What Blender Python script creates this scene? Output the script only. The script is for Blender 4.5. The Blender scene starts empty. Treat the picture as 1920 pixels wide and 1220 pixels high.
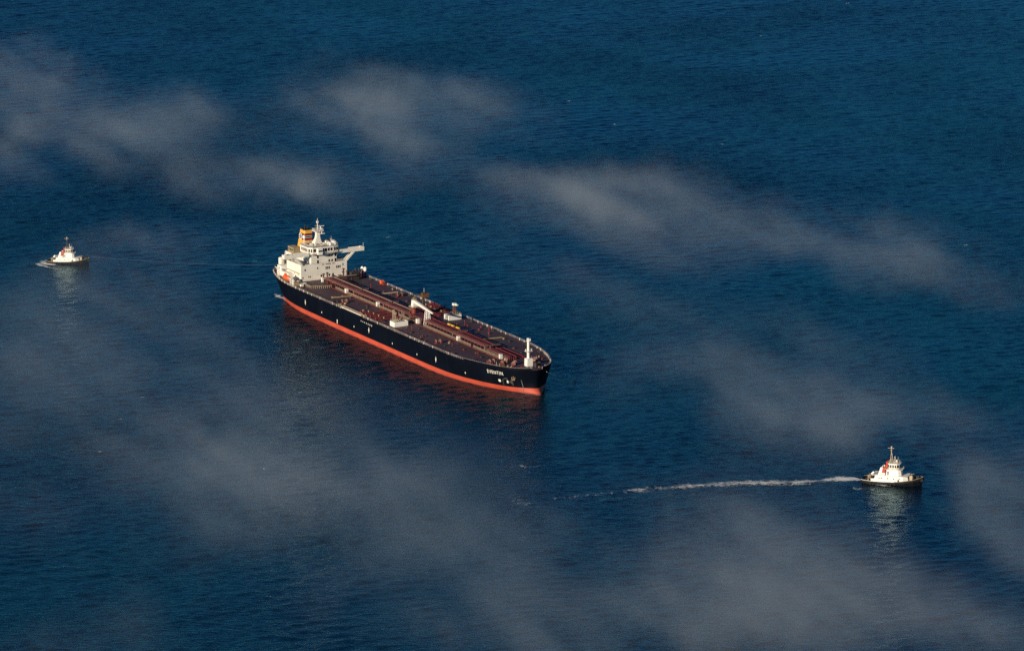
import bpy, math, random
import numpy as np
from math import sin, cos, pi, radians, sqrt
random.seed(7)
rng = np.random.default_rng(11)
scene = bpy.context.scene
COL = scene.collection

# ------------------------------------------------------------------ camera, sky, sun, exposure
FPX, CAM_H, PITCH = 9000.0, 596.236, 0.227805928
cam_d = bpy.data.cameras.new('camera')
cam = bpy.data.objects.new('camera', cam_d); COL.objects.link(cam)
cam_d.sensor_width = 36.0
cam_d.lens = FPX / 1920.0 * 36.0
cam_d.clip_start = 5.0; cam_d.clip_end = 120000.0
cam.location = (0, 0, CAM_H)
cam.rotation_euler = (pi / 2 - PITCH, 0, 0)
scene.camera = cam

SHIP_A = 1.06883574
SUN_EL = radians(16.0)
BETA = radians(23.0)
_st = (-sin(SHIP_A), -cos(SHIP_A)); _fw = (cos(SHIP_A), -sin(SHIP_A))
SX = cos(BETA) * _st[0] + sin(BETA) * _fw[0]
SY = cos(BETA) * _st[1] + sin(BETA) * _fw[1]
world = bpy.data.worlds.new('World'); scene.world = world
world.use_nodes = True
wn = world.node_tree.nodes; wl = world.node_tree.links
wn.clear()
wo = wn.new('ShaderNodeOutputWorld'); bg = wn.new('ShaderNodeBackground'); sky = wn.new('ShaderNodeTexSky')
sky.sky_type = 'NISHITA'; sky.sun_disc = False
sky.sun_elevation = SUN_EL
sky.sun_rotation = math.atan2(SX, SY)
sky.altitude = 600.0; sky.air_density = 1.0; sky.dust_density = 0.0; sky.ozone_density = 6.0
bg.inputs['Strength'].default_value = 0.05
tint = wn.new('ShaderNodeMix'); tint.data_type = 'RGBA'; tint.blend_type = 'MULTIPLY'; tint.inputs[0].default_value = 1.0
tint.inputs[7].default_value = (0.25, 0.80, 0.94, 1)   # clear, deep blue winter sky
wl.new(sky.outputs[0], tint.inputs[6]); wl.new(tint.outputs[2], bg.inputs['Color']); wl.new(bg.outputs[0], wo.inputs['Surface'])
sun_d = bpy.data.lights.new('sun', 'SUN'); sun = bpy.data.objects.new('sun', sun_d); COL.objects.link(sun)
sun_d.energy = 5.0; sun_d.angle = radians(0.53); sun_d.color = (1.0, 0.85, 0.64)
from mathutils import Vector
sun.rotation_euler = Vector((SX * cos(SUN_EL), SY * cos(SUN_EL), sin(SUN_EL))).to_track_quat('Z', 'Y').to_euler()
scene.view_settings.view_transform = 'Standard'; scene.view_settings.look = 'None'
scene.view_settings.exposure = 0.15; scene.view_settings.gamma = 1.0
scene.view_settings.use_curve_mapping = False
scene.render.engine = 'CYCLES'
scene.cycles.max_bounces = 6; scene.cycles.volume_bounces = 0; scene.cycles.transparent_max_bounces = 12
scene.cycles.sample_clamp_indirect = 4.0; scene.cycles.use_denoising = False; scene.cycles.use_adaptive_sampling = False

# ------------------------------------------------------------------ helpers
MATS = {}
def mat(name, col, rough=0.55, var=0.12, scale=0.6, metal=0.0, stain=None, stain_amt=0.0, stain_scale=(0.3, 0.3, 0.3), bump=0.0, spec=0.4):
    m = bpy.data.materials.new(name); m.use_nodes = True
    nt = m.node_tree; b = nt.nodes['Principled BSDF']
    b.inputs['Roughness'].default_value = rough; b.inputs['Metallic'].default_value = metal
    b.inputs['Specular IOR Level'].default_value = spec
    tc = nt.nodes.new('ShaderNodeTexCoord')
    n = nt.nodes.new('ShaderNodeTexNoise'); n.inputs['Scale'].default_value = scale; n.inputs['Detail'].default_value = 5
    nt.links.new(tc.outputs['Object'], n.inputs['Vector'])
    mx = nt.nodes.new('ShaderNodeMix'); mx.data_type = 'RGBA'
    mr = nt.nodes.new('ShaderNodeMapRange'); mr.inputs[1].default_value = 0.3; mr.inputs[2].default_value = 0.7
    nt.links.new(n.outputs['Fac'], mr.inputs[0]); nt.links.new(mr.outputs[0], mx.inputs[0])
    mx.inputs[6].default_value = (*[c * (1 - var) for c in col], 1)
    mx.inputs[7].default_value = (*[min(1, c * (1 + var)) for c in col], 1)
    out = mx.outputs[2]
    if stain is not None:
        mp = nt.nodes.new('ShaderNodeMapping'); mp.inputs['Scale'].default_value = stain_scale
        nt.links.new(tc.outputs['Object'], mp.inputs['Vector'])
        n2 = nt.nodes.new('ShaderNodeTexNoise'); n2.inputs['Scale'].default_value = 1.0; n2.inputs['Detail'].default_value = 6; n2.inputs['Roughness'].default_value = 0.65
        nt.links.new(mp.outputs[0], n2.inputs['Vector'])
        r2 = nt.nodes.new('ShaderNodeMapRange'); r2.inputs[1].default_value = 0.5; r2.inputs[2].default_value = 0.72; r2.inputs[4].default_value = stain_amt
        nt.links.new(n2.outputs['Fac'], r2.inputs[0])
        m2 = nt.nodes.new('ShaderNodeMix'); m2.data_type = 'RGBA'
        nt.links.new(r2.outputs[0], m2.inputs[0]); nt.links.new(out, m2.inputs[6]); m2.inputs[7].default_value = (*stain, 1)
        out = m2.outputs[2]
    nt.links.new(out, b.inputs['Base Color'])
    if bump:
        bp = nt.nodes.new('ShaderNodeBump'); bp.inputs['Distance'].default_value = bump; bp.inputs['Strength'].default_value = 1
        nt.links.new(n.outputs['Fac'], bp.inputs['Height']); nt.links.new(bp.outputs[0], b.inputs['Normal'])
    MATS[name] = m
    return m

class MB:
    """collects solids; build() links them as one mesh object"""
    def __init__(s): s.v = []; s.f = []
    def add(s, v, f):
        o = len(s.v); s.v += [tuple(p) for p in v]; s.f += [tuple(i + o for i in q) for q in f]; return s
    def box(s, x0, x1, y0, y1, z0, z1):
        return s.hexa([(x0, y0, z0), (x1, y0, z0), (x1, y1, z0), (x0, y1, z0)], [(x0, y0, z1), (x1, y0, z1), (x1, y1, z1), (x0, y1, z1)])
    def hexa(s, b, t):
        n = len(b)
        return s.add(list(b) + list(t), [tuple(range(n - 1, -1, -1)), tuple(range(n, 2 * n))] + [(i, (i + 1) % n, n + (i + 1) % n, n + i) for i in range(n)])
    def prism(s, poly, z0, z1, top=None):
        top = top or poly
        return s.hexa([(x, y, z0) for x, y in poly], [(x, y, z1) for x, y in top])
    def bar(s, a, b, w, h=None):
        h = h or w
        a = Vector(a); b = Vector(b); d = (b - a).normalized()
        u = d.cross(Vector((0, 0, 1)))
        if u.length < 1e-3: u = Vector((1, 0, 0))
        u.normalize(); q = u.cross(d).normalized()
        c = [(-1, -1), (1, -1), (1, 1), (-1, 1)]
        return s.hexa([a + u * (i * w / 2) + q * (j * h / 2) for i, j in c], [b + u * (i * w / 2) + q * (j * h / 2) for i, j in c])
    def tube(s, a, b, r, r2=None, n=10):
        r2 = r if r2 is None else r2
        a = Vector(a); b = Vector(b); d = (b - a).normalized()
        u = d.cross(Vector((0, 0, 1)))
        if u.length < 1e-3: u = Vector((1, 0, 0))
        u.normalize(); q = u.cross(d).normalized()
        cs = [(cos(2 * pi * i / n), sin(2 * pi * i / n)) for i in range(n)]
        return s.hexa([a + u * (i * r) + q * (j * r) for i, j in cs], [b + u * (i * r2) + q * (j * r2) for i, j in cs])
    def path(s, pts, r, n=6):
        for p, q in zip(pts[:-1], pts[1:]): s.tube(p, q, r, n=n)
        return s
    def lathe(s, prof, cx, cy, n=14):
        v = []; f = []
        for r, z in prof:
            for i in range(n): v.append((cx + r * cos(2 * pi * i / n), cy + r * sin(2 * pi * i / n), z))
        for k in range(len(prof) - 1):
            for i in range(n):
                f.append((k * n + i, k * n + (i + 1) % n, (k + 1) * n + (i + 1) % n, (k + 1) * n + i))
        f.append(tuple(range(n - 1, -1, -1))); f.append(tuple((len(prof) - 1) * n + i for i in range(n)))
        return s.add(v, f)
    def lattice(s, base, top, w0, w1, bays, t=0.14):
        """square lattice tower between two points"""
        base = Vector(base); top = Vector(top)
        cs = [(-1, -1), (1, -1), (1, 1), (-1, 1)]
        def cn(k, i):
            q = k / bays; w = w0 + (w1 - w0) * q; c = base.lerp(top, q)
            return c + Vector((cs[i][0] * w / 2, cs[i][1] * w / 2, 0))
        for i in range(4):
            s.bar(cn(0, i), cn(bays, i), t * 1.3)
            for k in range(bays):
                s.bar(cn(k + 1, i), cn(k + 1, (i + 1) % 4), t)
                s.bar(cn(k, i), cn(k + 1, (i + 1) % 4), t * 0.8)
        return s
    def rail(s, pts, h=1.1, step=1.6, t=0.1, rails=3, closed=False):
        pts = [Vector(p) for p in pts]
        if closed: pts.append(pts[0])
        for a, b in zip(pts[:-1], pts[1:]):
            L = (b - a).length
            n = max(1, int(round(L / step)))
            for k in range(n): s.bar(a.lerp(b, k / n), a.lerp(b, k / n) + Vector((0, 0, h)), t)
            for r in range(rails):
                z = Vector((0, 0, h * (r + 1) / rails)); s.bar(a + z, b + z, t * 0.8)
        p = pts[-1]; s.bar(p, p + Vector((0, 0, h)), t)
        return s
    def build(s, name, m, parent=None, smooth=False, label=None):
        me = bpy.data.meshes.new(name); me.from_pydata(s.v, [], s.f); me.update()
        o = bpy.data.objects.new(name, me); COL.objects.link(o)
        me.materials.append(m if not isinstance(m, str) else MATS[m])
        if smooth:
            me.polygons.foreach_set('use_smooth', [True] * len(me.polygons))
        if parent is not None: o.parent = parent
        if label: o['label'] = label
        return o

def tag(o, label, cat, group=None, kind=None):
    o['label'] = label; o['category'] = cat
    if group: o['group'] = group
    if kind: o['kind'] = kind
    return o
def empty(name, loc, rz=0):
    o = bpy.data.objects.new(name, None); COL.objects.link(o); o.location = loc; o.rotation_euler = (0, 0, rz); o.empty_display_size = 2
    return o
def copy_part(o, parent, loc):
    c = o.copy(); COL.objects.link(c); c.parent = parent; c.location = loc
    return c
def at(px, py, z=0.0):
    fw = Vector((0, cos(PITCH), -sin(PITCH))); up = Vector((0, sin(PITCH), cos(PITCH)))
    r = fw + Vector((1, 0, 0)) * ((px - 960) / FPX) + up * ((610 - py) / FPX)
    return Vector((0, 0, CAM_H)) + r * ((z - CAM_H) / r.z)

# ------------------------------------------------------------------ materials
mat('hull_black', (0.0018, 0.0035, 0.009), 0.6, 0.3, 0.12, spec=.08, stain=(0.006, 0.008, 0.012), stain_amt=0.5, stain_scale=(0.25, 0.25, 0.05))
mat('antifouling_red', (0.5, 0.075, 0.038), 0.6, 0.12, 0.15, stain=(0.33, 0.05, 0.03), stain_amt=0.55, stain_scale=(0.12, 0.12, 0.6))
mat('deck_maroon', (0.072, 0.037, 0.046), 0.6, 0.22, 0.05, stain=(0.042, 0.038, 0.045), stain_amt=0.7, stain_scale=(0.05, 0.09, 0.3))
mat('deck_patch', (0.1, 0.05, 0.052), 0.75, 0.2, 0.2)
mat('pipe_dark', (0.075, 0.022, 0.026), 0.5, 0.25, 0.4)
mat('pipe_maroon', (0.17, 0.027, 0.032), 0.5, 0.25, 0.4, stain=(0.1, 0.05, 0.04), stain_amt=0.5, stain_scale=(0.2, 0.5, 0.5))
mat('pipe_tan', (0.25, 0.155, 0.125), 0.6, 0.2, 0.4)
mat('cream_paint', (0.78, 0.74, 0.67), 0.5, 0.05, 0.25, stain=(0.5, 0.4, 0.28), stain_amt=0.3, stain_scale=(0.5, 0.5, 0.09))
mat('white_paint', (0.84, 0.82, 0.77), 0.45, 0.05, 0.3, stain=(0.5, 0.38, 0.25), stain_amt=0.25, stain_scale=(0.6, 0.6, 0.12))
mat('rail_cream', (0.42, 0.34, 0.24), 0.6, 0.2, 0.5)
mat('rail_white', (0.66, 0.6, 0.52), 0.6, 0.25, 0.35)
mat('rail_grey', (0.4, 0.34, 0.32), 0.6, 0.5, 0.25)
mat('glass_dark', (0.012, 0.013, 0.016), 0.12, 0.1, 1.0, spec=0.5)
mat('funnel_yellow', (0.78, 0.41, 0.07), 0.45, 0.07, 0.4, stain=(0.5, 0.28, 0.06), stain_amt=0.3, stain_scale=(0.6, 0.6, 0.1))
mat('band_red', (0.2, 0.02, 0.02), 0.5, 0.1, 0.5)
mat('band_navy', (0.02, 0.025, 0.06), 0.5, 0.1, 0.5)
mat('soot_black', (0.012, 0.012, 0.014), 0.6, 0.2, 0.5)
mat('roof_grey', (0.24, 0.23, 0.22), 0.7, 0.2, 0.4)
mat('lifeboat_orange', (0.75, 0.13, 0.035), 0.4, 0.08, 0.6)
mat('crane_red', (0.2, 0.035, 0.03), 0.5, 0.15, 0.5)
mat('crane_brown', (0.17, 0.075, 0.025), 0.6, 0.3, 0.7)
mat('dark_steel', (0.035, 0.03, 0.032), 0.55, 0.3, 0.6)
mat('yellow_paint', (0.75, 0.5, 0.06), 0.5, 0.15, 0.7)
mat('valve_ochre', (0.42, 0.33, 0.14), 0.6, 0.2, 0.5)
mat('olive_tan', (0.3, 0.24, 0.14), 0.65, 0.25, 0.5)
mat('mark_white', (0.78, 0.75, 0.68), 0.5, 0.08, 0.5)
mat('text_rust', (0.3, 0.16, 0.12), 0.6, 0.2, 0.5)
mat('rope_pale', (0.36, 0.36, 0.35), 0.8, 0.15, 0.5)
mat('rope_dark', (0.16, 0.16, 0.16), 0.8, 0.3, 0.2)
mat('rubber_black', (0.012, 0.012, 0.013), 0.8, 0.3, 0.8)
mat('tug_black', (0.005, 0.006, 0.009), 0.45, 0.3, 0.5, spec=.3, stain=(0.02, 0.02, 0.02), stain_amt=0.4, stain_scale=(0.5, 0.5, 0.2))
mat('tug_red', (0.45, 0.05, 0.03), 0.5, 0.1, 0.5)
mat('tug_deck', (0.09, 0.05, 0.04), 0.75, 0.2, 0.5)

# ------------------------------------------------------------------ sea
def sea_material():
    m = bpy.data.materials.new('sea_water'); m.use_nodes = True
    nt = m.node_tree; N = nt.nodes.new; Lk = nt.links.new
    nt.nodes.clear()
    out = N('ShaderNodeOutputMaterial'); mixs = N('ShaderNodeMixShader'); fr = N('ShaderNodeFresnel'); fr.inputs['IOR'].default_value = 1.333
    df = N('ShaderNodeBsdfDiffuse'); df.inputs['Color'].default_value = (0.0001, 0.017, 0.033, 1)
    gl = N('ShaderNodeBsdfGlossy'); gl.inputs['Color'].default_value = (0.56, 0.82, 0.95, 1); gl.inputs['Roughness'].default_value = 0.2
    Lk(fr.outputs[0], mixs.inputs[0]); Lk(df.outputs[0], mixs.inputs[1]); Lk(gl.outputs[0], mixs.inputs[2]); Lk(mixs.outputs[0], out.inputs['Surface'])
    tc = N('ShaderNodeTexCoord')
    def noise(rot, sc, scale, det, rough=0.6):
        mp = N('ShaderNodeMapping'); mp.inputs['Rotation'].default_value = (0, 0, rot); mp.inputs['Scale'].default_value = sc
        Lk(tc.outputs['Object'], mp.inputs['Vector'])
        n = N('ShaderNodeTexNoise'); n.inputs['Scale'].default_value = scale; n.inputs['Detail'].default_value = det; n.inputs['Roughness'].default_value = rough
        Lk(mp.outputs[0], n.inputs['Vector']); return n
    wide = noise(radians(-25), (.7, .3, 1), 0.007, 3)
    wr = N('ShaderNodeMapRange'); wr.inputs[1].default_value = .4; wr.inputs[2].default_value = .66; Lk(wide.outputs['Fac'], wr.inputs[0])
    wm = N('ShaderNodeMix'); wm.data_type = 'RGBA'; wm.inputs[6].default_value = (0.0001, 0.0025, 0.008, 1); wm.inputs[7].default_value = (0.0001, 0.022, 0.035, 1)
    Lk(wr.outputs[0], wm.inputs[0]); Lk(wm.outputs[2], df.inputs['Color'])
    n1 = noise(radians(-24), (0.5, 1, 1), 0.46, 4)
    n2 = noise(radians(-10), (0.6, 1, 1), 1.4, 3)
    gust = noise(radians(-20), (0.6, .5, 1), 0.009, 4)
    gr = N('ShaderNodeMapRange'); gr.inputs[1].default_value = 0.35; gr.inputs[2].default_value = 0.65; gr.inputs[3].default_value = 0.3; gr.inputs[4].default_value = 1.35
    Lk(gust.outputs['Fac'], gr.inputs[0])
    b1 = N('ShaderNodeBump'); b1.inputs['Distance'].default_value = 1.15; Lk(n1.outputs['Fac'], b1.inputs['Height']); Lk(gr.outputs[0], b1.inputs['Strength'])
    b2 = N('ShaderNodeBump'); b2.inputs['Distance'].default_value = 0.16; Lk(n2.outputs['Fac'], b2.inputs['Height']); Lk(gr.outputs[0], b2.inputs['Strength'])
    Lk(b1.outputs[0], b2.inputs['Normal'])
    for q in (fr, df, gl): Lk(b2.outputs[0], q.inputs['Normal'])
    MATS['sea_water'] = m
    return m
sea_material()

GX0, GX1, GY0, GY1 = -500.0, 500.0, 1800.0, 3900.0
NX, NY = 620, 1050
def wave_field():
    dx = (GX1 - GX0) / NX; dy = (GY1 - GY0) / NY
    kx = np.fft.fftfreq(NX, dx) * 2 * pi; ky = np.fft.fftfreq(NY, dy) * 2 * pi
    KX, KY = np.meshgrid(kx, ky)
    K = np.sqrt(KX ** 2 + KY ** 2) + 1e-6
    out = np.zeros((NY, NX))
    # wind sea and a crossing younger sea: (peak wavelength, direction of travel, significant height, spread)
    for lam, th, hs, sp in ((12.0, radians(-62), 0.24, 3), (7.5, radians(-80), 0.34, 2), (45.0, radians(-40), 0.25, 6)):
        kp = 2 * pi / lam
        c = (KX * cos(th) + KY * sin(th)) / K
        S = K ** -4 * np.exp(-1.25 * (kp / K) ** 2) * np.where(c > 0, np.abs(c) ** (2 * sp), 0) * np.exp(-(K / (2 * pi / 4.2)) ** 4)
        z = np.fft.ifft2(np.sqrt(S) * np.exp(2j * pi * rng.random(S.shape))).real
        out += z / z.std() * hs / 4
    return out
HZ = wave_field()
_xs = np.linspace(GX0, GX1, NX); _ys = np.linspace(GY0, GY1, NY)
_fx = np.clip(np.minimum(_xs - GX0, GX1 - _xs) / 40, 0, 1); _fy = np.clip(np.minimum(_ys - GY0, GY1 - _ys) / 60, 0, 1)
HZ = HZ * _fx[None, :] * _fy[:, None]
def sea_z(x, y):
    i = (x - GX0) / (GX1 - GX0) * (NX - 1); j = (y - GY0) / (GY1 - GY0) * (NY - 1)
    if not (0 <= i < NX - 1 and 0 <= j < NY - 1): return 0.0
    a, b = int(i), int(j); u, v = i - a, j - b
    return float(HZ[b, a] * (1 - u) * (1 - v) + HZ[b, a + 1] * u * (1 - v) + HZ[b + 1, a] * (1 - u) * v + HZ[b + 1, a + 1] * u * v)
def build_sea():
    X, Y = np.meshgrid(_xs, _ys)
    co = np.stack([X, Y, HZ], -1).reshape(-1, 3)
    idx = np.arange(NX * NY).reshape(NY, NX)
    q = np.stack([idx[:-1, :-1], idx[:-1, 1:], idx[1:, 1:], idx[1:, :-1]], -1).reshape(-1, 4)
    # ring of big quads out to the horizon, sharing the patch border's level
    R = 60000.0
    nb = len(co)
    ring = np.array([(-R, -R, 0), (R, -R, 0), (R, R, 0), (-R, R, 0), (GX0, GY0, 0), (GX1, GY0, 0), (GX1, GY1, 0), (GX0, GY1, 0)], float)
    co = np.vstack([co, ring])
    rq = np.array([(0, 1, 5, 4), (1, 2, 6, 5), (2, 3, 7, 6), (3, 0, 4, 7)]) + nb
    q = np.vstack([q, rq])
    me = bpy.data.meshes.new('sea')
    me.vertices.add(len(co)); me.vertices.foreach_set('co', co.ravel().astype(np.float32))
    me.loops.add(q.size); me.loops.foreach_set('vertex_index', q.ravel().astype(np.int32))
    me.polygons.add(len(q)); me.polygons.foreach_set('loop_start', (np.arange(len(q)) * 4).astype(np.int32))
    me.polygons.foreach_set('use_smooth', np.ones(len(q), bool))
    me.update(calc_edges=True)
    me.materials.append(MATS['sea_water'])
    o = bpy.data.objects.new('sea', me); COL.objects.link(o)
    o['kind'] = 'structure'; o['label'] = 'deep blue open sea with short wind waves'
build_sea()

# ------------------------------------------------------------------ the tanker
DZ = 12.5
T = empty('oil_tanker', (-52.916, 2535.54, 0), -SHIP_A)
tag(T, 'long black hulled oil tanker with red waterline band and cream bridge house', 'ship')

DECK = [(-148, 0), (-147.8, 6), (-147, 11), (-144.5, 14.5), (-140, 16.8), (-134, 18.9), (-125, 21.5), (-117, 23), (-108, 24.2), (-98, 24.6), (-70, 24.7), (0, 24.7), (70, 24.7), (90, 24.2), (100, 23), (108, 21.2), (116, 18.8), (123, 16), (128, 13.5), (132.5, 9.9), (135.8, 5.4), (137.4, 0)]
WLIN = [(-141, 0), (-140.5, 1.5), (-139.5, 3.5), (-137, 6.5), (-134, 9.5), (-130, 13), (-122, 17.8), (-113, 20.3), (-104, 22), (-92, 23.5), (-65, 24.4), (0, 24.7), (70, 24.5), (84, 23.3), (93, 21.8), (101, 19.8), (110, 17.2), (118, 14), (125, 10.6), (130, 7.2), (134.2, 3.0), (137.2, 0)]
def upsample(P, k=6):
    P = np.array(P, float); out = []
    for i in range(len(P) - 1):
        p0 = P[max(i - 1, 0)]; p1 = P[i]; p2 = P[i + 1]; p3 = P[min(i + 2, len(P) - 1)]
        if i == 0: p0 = p1 * [1, -1] if abs(p1[1]) < 1e-6 else p0; p0 = np.array([P[1][0], -P[1][1]])
        if i == len(P) - 2: p3 = np.array([P[-2][0], -P[-2][1]])
        # non-uniform spacing: chord-length Catmull-Rom
        t0 = 0; t1 = t0 + max(np.linalg.norm(p1 - p0), .1) ** .5; t2 = t1 + max(np.linalg.norm(p2 - p1), .1) ** .5; t3 = t2 + max(np.linalg.norm(p3 - p2), .1) ** .5
        for s in range(k):
            t = t1 + (t2 - t1) * s / k
            A1 = (t1 - t) / (t1 - t0) * p0 + (t - t0) / (t1 - t0) * p1
            A2 = (t2 - t) / (t2 - t1) * p1 + (t - t1) / (t2 - t1) * p2
            A3 = (t3 - t) / (t3 - t2) * p2 + (t - t2) / (t3 - t2) * p3
            B1 = (t2 - t) / (t2 - t0) * A1 + (t - t0) / (t2 - t0) * A2
            B2 = (t3 - t) / (t3 - t1) * A2 + (t - t1) / (t3 - t1) * A3
            out.append((t2 - t) / (t2 - t1) * B1 + (t - t1) / (t2 - t1) * B2)
    out.append(P[-1]); a = np.array(out); a[:, 1] = np.clip(a[:, 1], 0, None)
    return a
DK = upsample(DECK); WK = upsample(WLIN)
def outline(z):
    """half outline of the hull at height z, stern to bow: rows of (x, half breadth)"""
    t = min(max(z / DZ, 0), 1)
    ts = t ** 0.75
    a = WK + (DK - WK) * ts
    w = np.clip((a[:, 0] - 120) / 18, 0, 1) ** 2
    dx = np.interp(z, [-4, 0, 1.5, 3.4, 6, 12.5], [7, 4.2, 2.0, -0.6, -1.0, 0])
    a[:, 0] += w * dx
    return a
def deck_hb(x, z=DZ):
    a = outline(z); return float(np.interp(x, a[:, 0], a[:, 1]))
def hull_rows(zs, name, m):
    b = MB(); rows = []
    for z in zs:
        a = outline(z)
        full = [(x, -y, z) for x, y in a] + [(x, y, z) for x, y in a[::-1]]
        rows.append(full)
    n = len(rows[0]); v = [p for r in rows for p in r]; f = []; half = n // 2 - 1
    for k in range(len(rows) - 1):
        for i in range(n - 1):
            if i == half: continue
            f.append((k * n + i, k * n + (i + 1) % n, (k + 1) * n + (i + 1) % n, (k + 1) * n + i))
    b.add(v, f)
    return b.build(name, m, T, smooth=True)
RT = 2.95
hull_rows([RT, 4.5, 6, 8, 10, 11.5, DZ + 0.25], 'hull', 'hull_black')
hull_rows([0.55, 0.8, 1.6, 2.5, RT], 'boot_topping', 'antifouling_red')
hull_rows([-5, -2.5, 0, 0.55], 'weed_line', mat('weed_maroon', (0.16, 0.028, 0.024), 0.6, 0.3, 0.4))
# deck with camber
b = MB(); a = outline(DZ); nx = len(a); fr = np.linspace(-1, 1, 9); v = []; f = []
for x, y in a:
    for q in fr: v.append((x, q * y * 0.995, DZ + 0.12 + 0.35 * (1 - q * q)))
for i in range(nx - 1):
    for j in range(8): f.append((i * 9 + j, (i + 1) * 9 + j, (i + 1) * 9 + j + 1, i * 9 + j + 1))
b.add(v, f); b.build('main_deck', 'deck_maroon', T, smooth=True)
def dz(y, x=0):  # deck height at y
    q = min(1, abs(y) / max(deck_hb(x), 1)); return DZ + 0.12 + 0.35 * (1 - q * q)

# text and marks laid on the hull side (starboard), following its curve
def hull_pt(x, z, off=0.08, side=-1):
    y = deck_hb(x, z); y2 = deck_hb(x + 0.5, z)
    nx_, ny_ = (y - y2) / 0.5, 1.0; l = sqrt(nx_ * nx_ + 1)
    return Vector((x + nx_ / l * off, side * (y + ny_ / l * off), z))
def walk_hull(x0, s, z):
    x = x0; left = s
    while left > 1e-6:
        st = min(0.1, left); dy = (deck_hb(x + 0.05, z) - deck_hb(x, z)) / 0.05
        x += st / sqrt(1 + dy * dy); left -= st
    return x
def text_mesh(txt, size):
    cu = bpy.data.curves.new('lettering', 'FONT'); cu.body = txt; cu.size = size; cu.offset = 0.012 * size
    cu.resolution_u = 2; cu.space_character = 1.22
    o = bpy.data.objects.new('lettering', cu); COL.objects.link(o)
    dg = bpy.context.evaluated_depsgraph_get(); dg.update()
    me = bpy.data.meshes.new_from_object(o.evaluated_get(dg))
    bpy.data.objects.remove(o)
    return me
me = text_mesh('EVENTIN', 2.5)
xmax = max(vv.co.x for vv in me.vertices)
NAME_X0, NAME_LEN, NAME_Z = 116.2, 10.4, 9.0
for vv in me.vertices:
    x = walk_hull(NAME_X0, vv.co.x / xmax * NAME_LEN, 10.0)
    vv.co = hull_pt(x, NAME_Z + vv.co.y * 1.05, 0.12)
me.materials.clear(); me.materials.append(MATS['mark_white'])
o = bpy.data.objects.new('ship_name', me); COL.objects.link(o); o.parent = T; o['label'] = 'white ship name lettering EVENTIN on the bow'
def hull_mark(name, pts, m, off=0.1):
    v = [hull_pt(x, z, off) for x, z in pts]
    return MB().add(v, [tuple(range(len(v)))]).build(name, m, T)
for x in (-83.5, -5.8, 71.5):   # tug push points: white diamonds on a black hull
    hull_mark('push_mark', [(x - 0.55, 7.3), (x, 5.6), (x + 0.55, 7.3), (x, 9.2)], 'mark_white')
hull_mark('draught_mark', [(-44.3, 3.4), (-43.5, 3.4), (-43.5, 5.6), (-44.3, 5.6)], 'mark_white')
for k in range(7):
    x = -15.2 + k * 2.1
    hull_mark('draught_mark', [(x, 10.4 - .05 * k), (x + 0.5, 10.4 - .05 * k), (x + 0.5, 11.0), (x, 11.0)], 'mark_white')
for x in (-63.5, -24, 21.5, 50, 99): 
    hull_mark('draught_mark', [(x, 5.6), (x + 0.55, 5.2), (x + 0.9, 5.8), (x + 0.4, 6.4)], 'mark_white')
hull_mark('thruster_mark', [(122.7 + .75 * cos(t), 5.7 + .8 * sin(t)) for t in np.linspace(0, 2 * pi, 12, endpoint=False)], 'mark_white')
hull_mark('bulb_mark', [(126.6, 4.9), (127.5, 4.9), (127.2, 5.6), (127.9, 5.7), (127.0, 6.6), (126.6, 5.8)], 'mark_white')
hull_mark('rust_streak', [(124.2, 3.5), (129.3, 3.5), (129.5, 6.6), (126.5, 7.8), (124.4, 6.6)], mat('rub_wear', (0.055, 0.05, 0.042), 0.7, 0.5, 1.2), 0.05)
MB().path([tuple(hull_pt(132.9, z, 0.15) + Vector((0.25 * sin(z * 0.9), 0, 0))) for z in np.linspace(0.3, 7.2, 8)], 0.09).build('draught_chain', 'rope_pale', T)
# anchor in its recess
p = hull_pt(130.3, 8.0, 0.3); tdir = (hull_pt(130.8, 8.0, 0.3) - p).normalized() * .7
b = MB(); K = .62
b.bar(p + Vector((0, 0, 1.7 * K)), p + Vector((0, 0, -1.4 * K)), 0.36); b.bar(p - tdir * 1.1 + Vector((0, 0, -1.4 * K)), p + tdir * 1.1 + Vector((0, 0, -1.4 * K)), 0.36)
b.bar(p - tdir + Vector((0, 0, -1.4 * K)), p - tdir * 1.3 + Vector((0, 0, 0.9 * K)), 0.3); b.bar(p + tdir + Vector((0, 0, -1.4 * K)), p + tdir * 1.3 + Vector((0, 0, 0.9 * K)), 0.3)
b.build('anchor', mat('anchor_rust', (0.3, 0.2, 0.13), 0.7, 0.25, 1.0), T)

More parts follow.
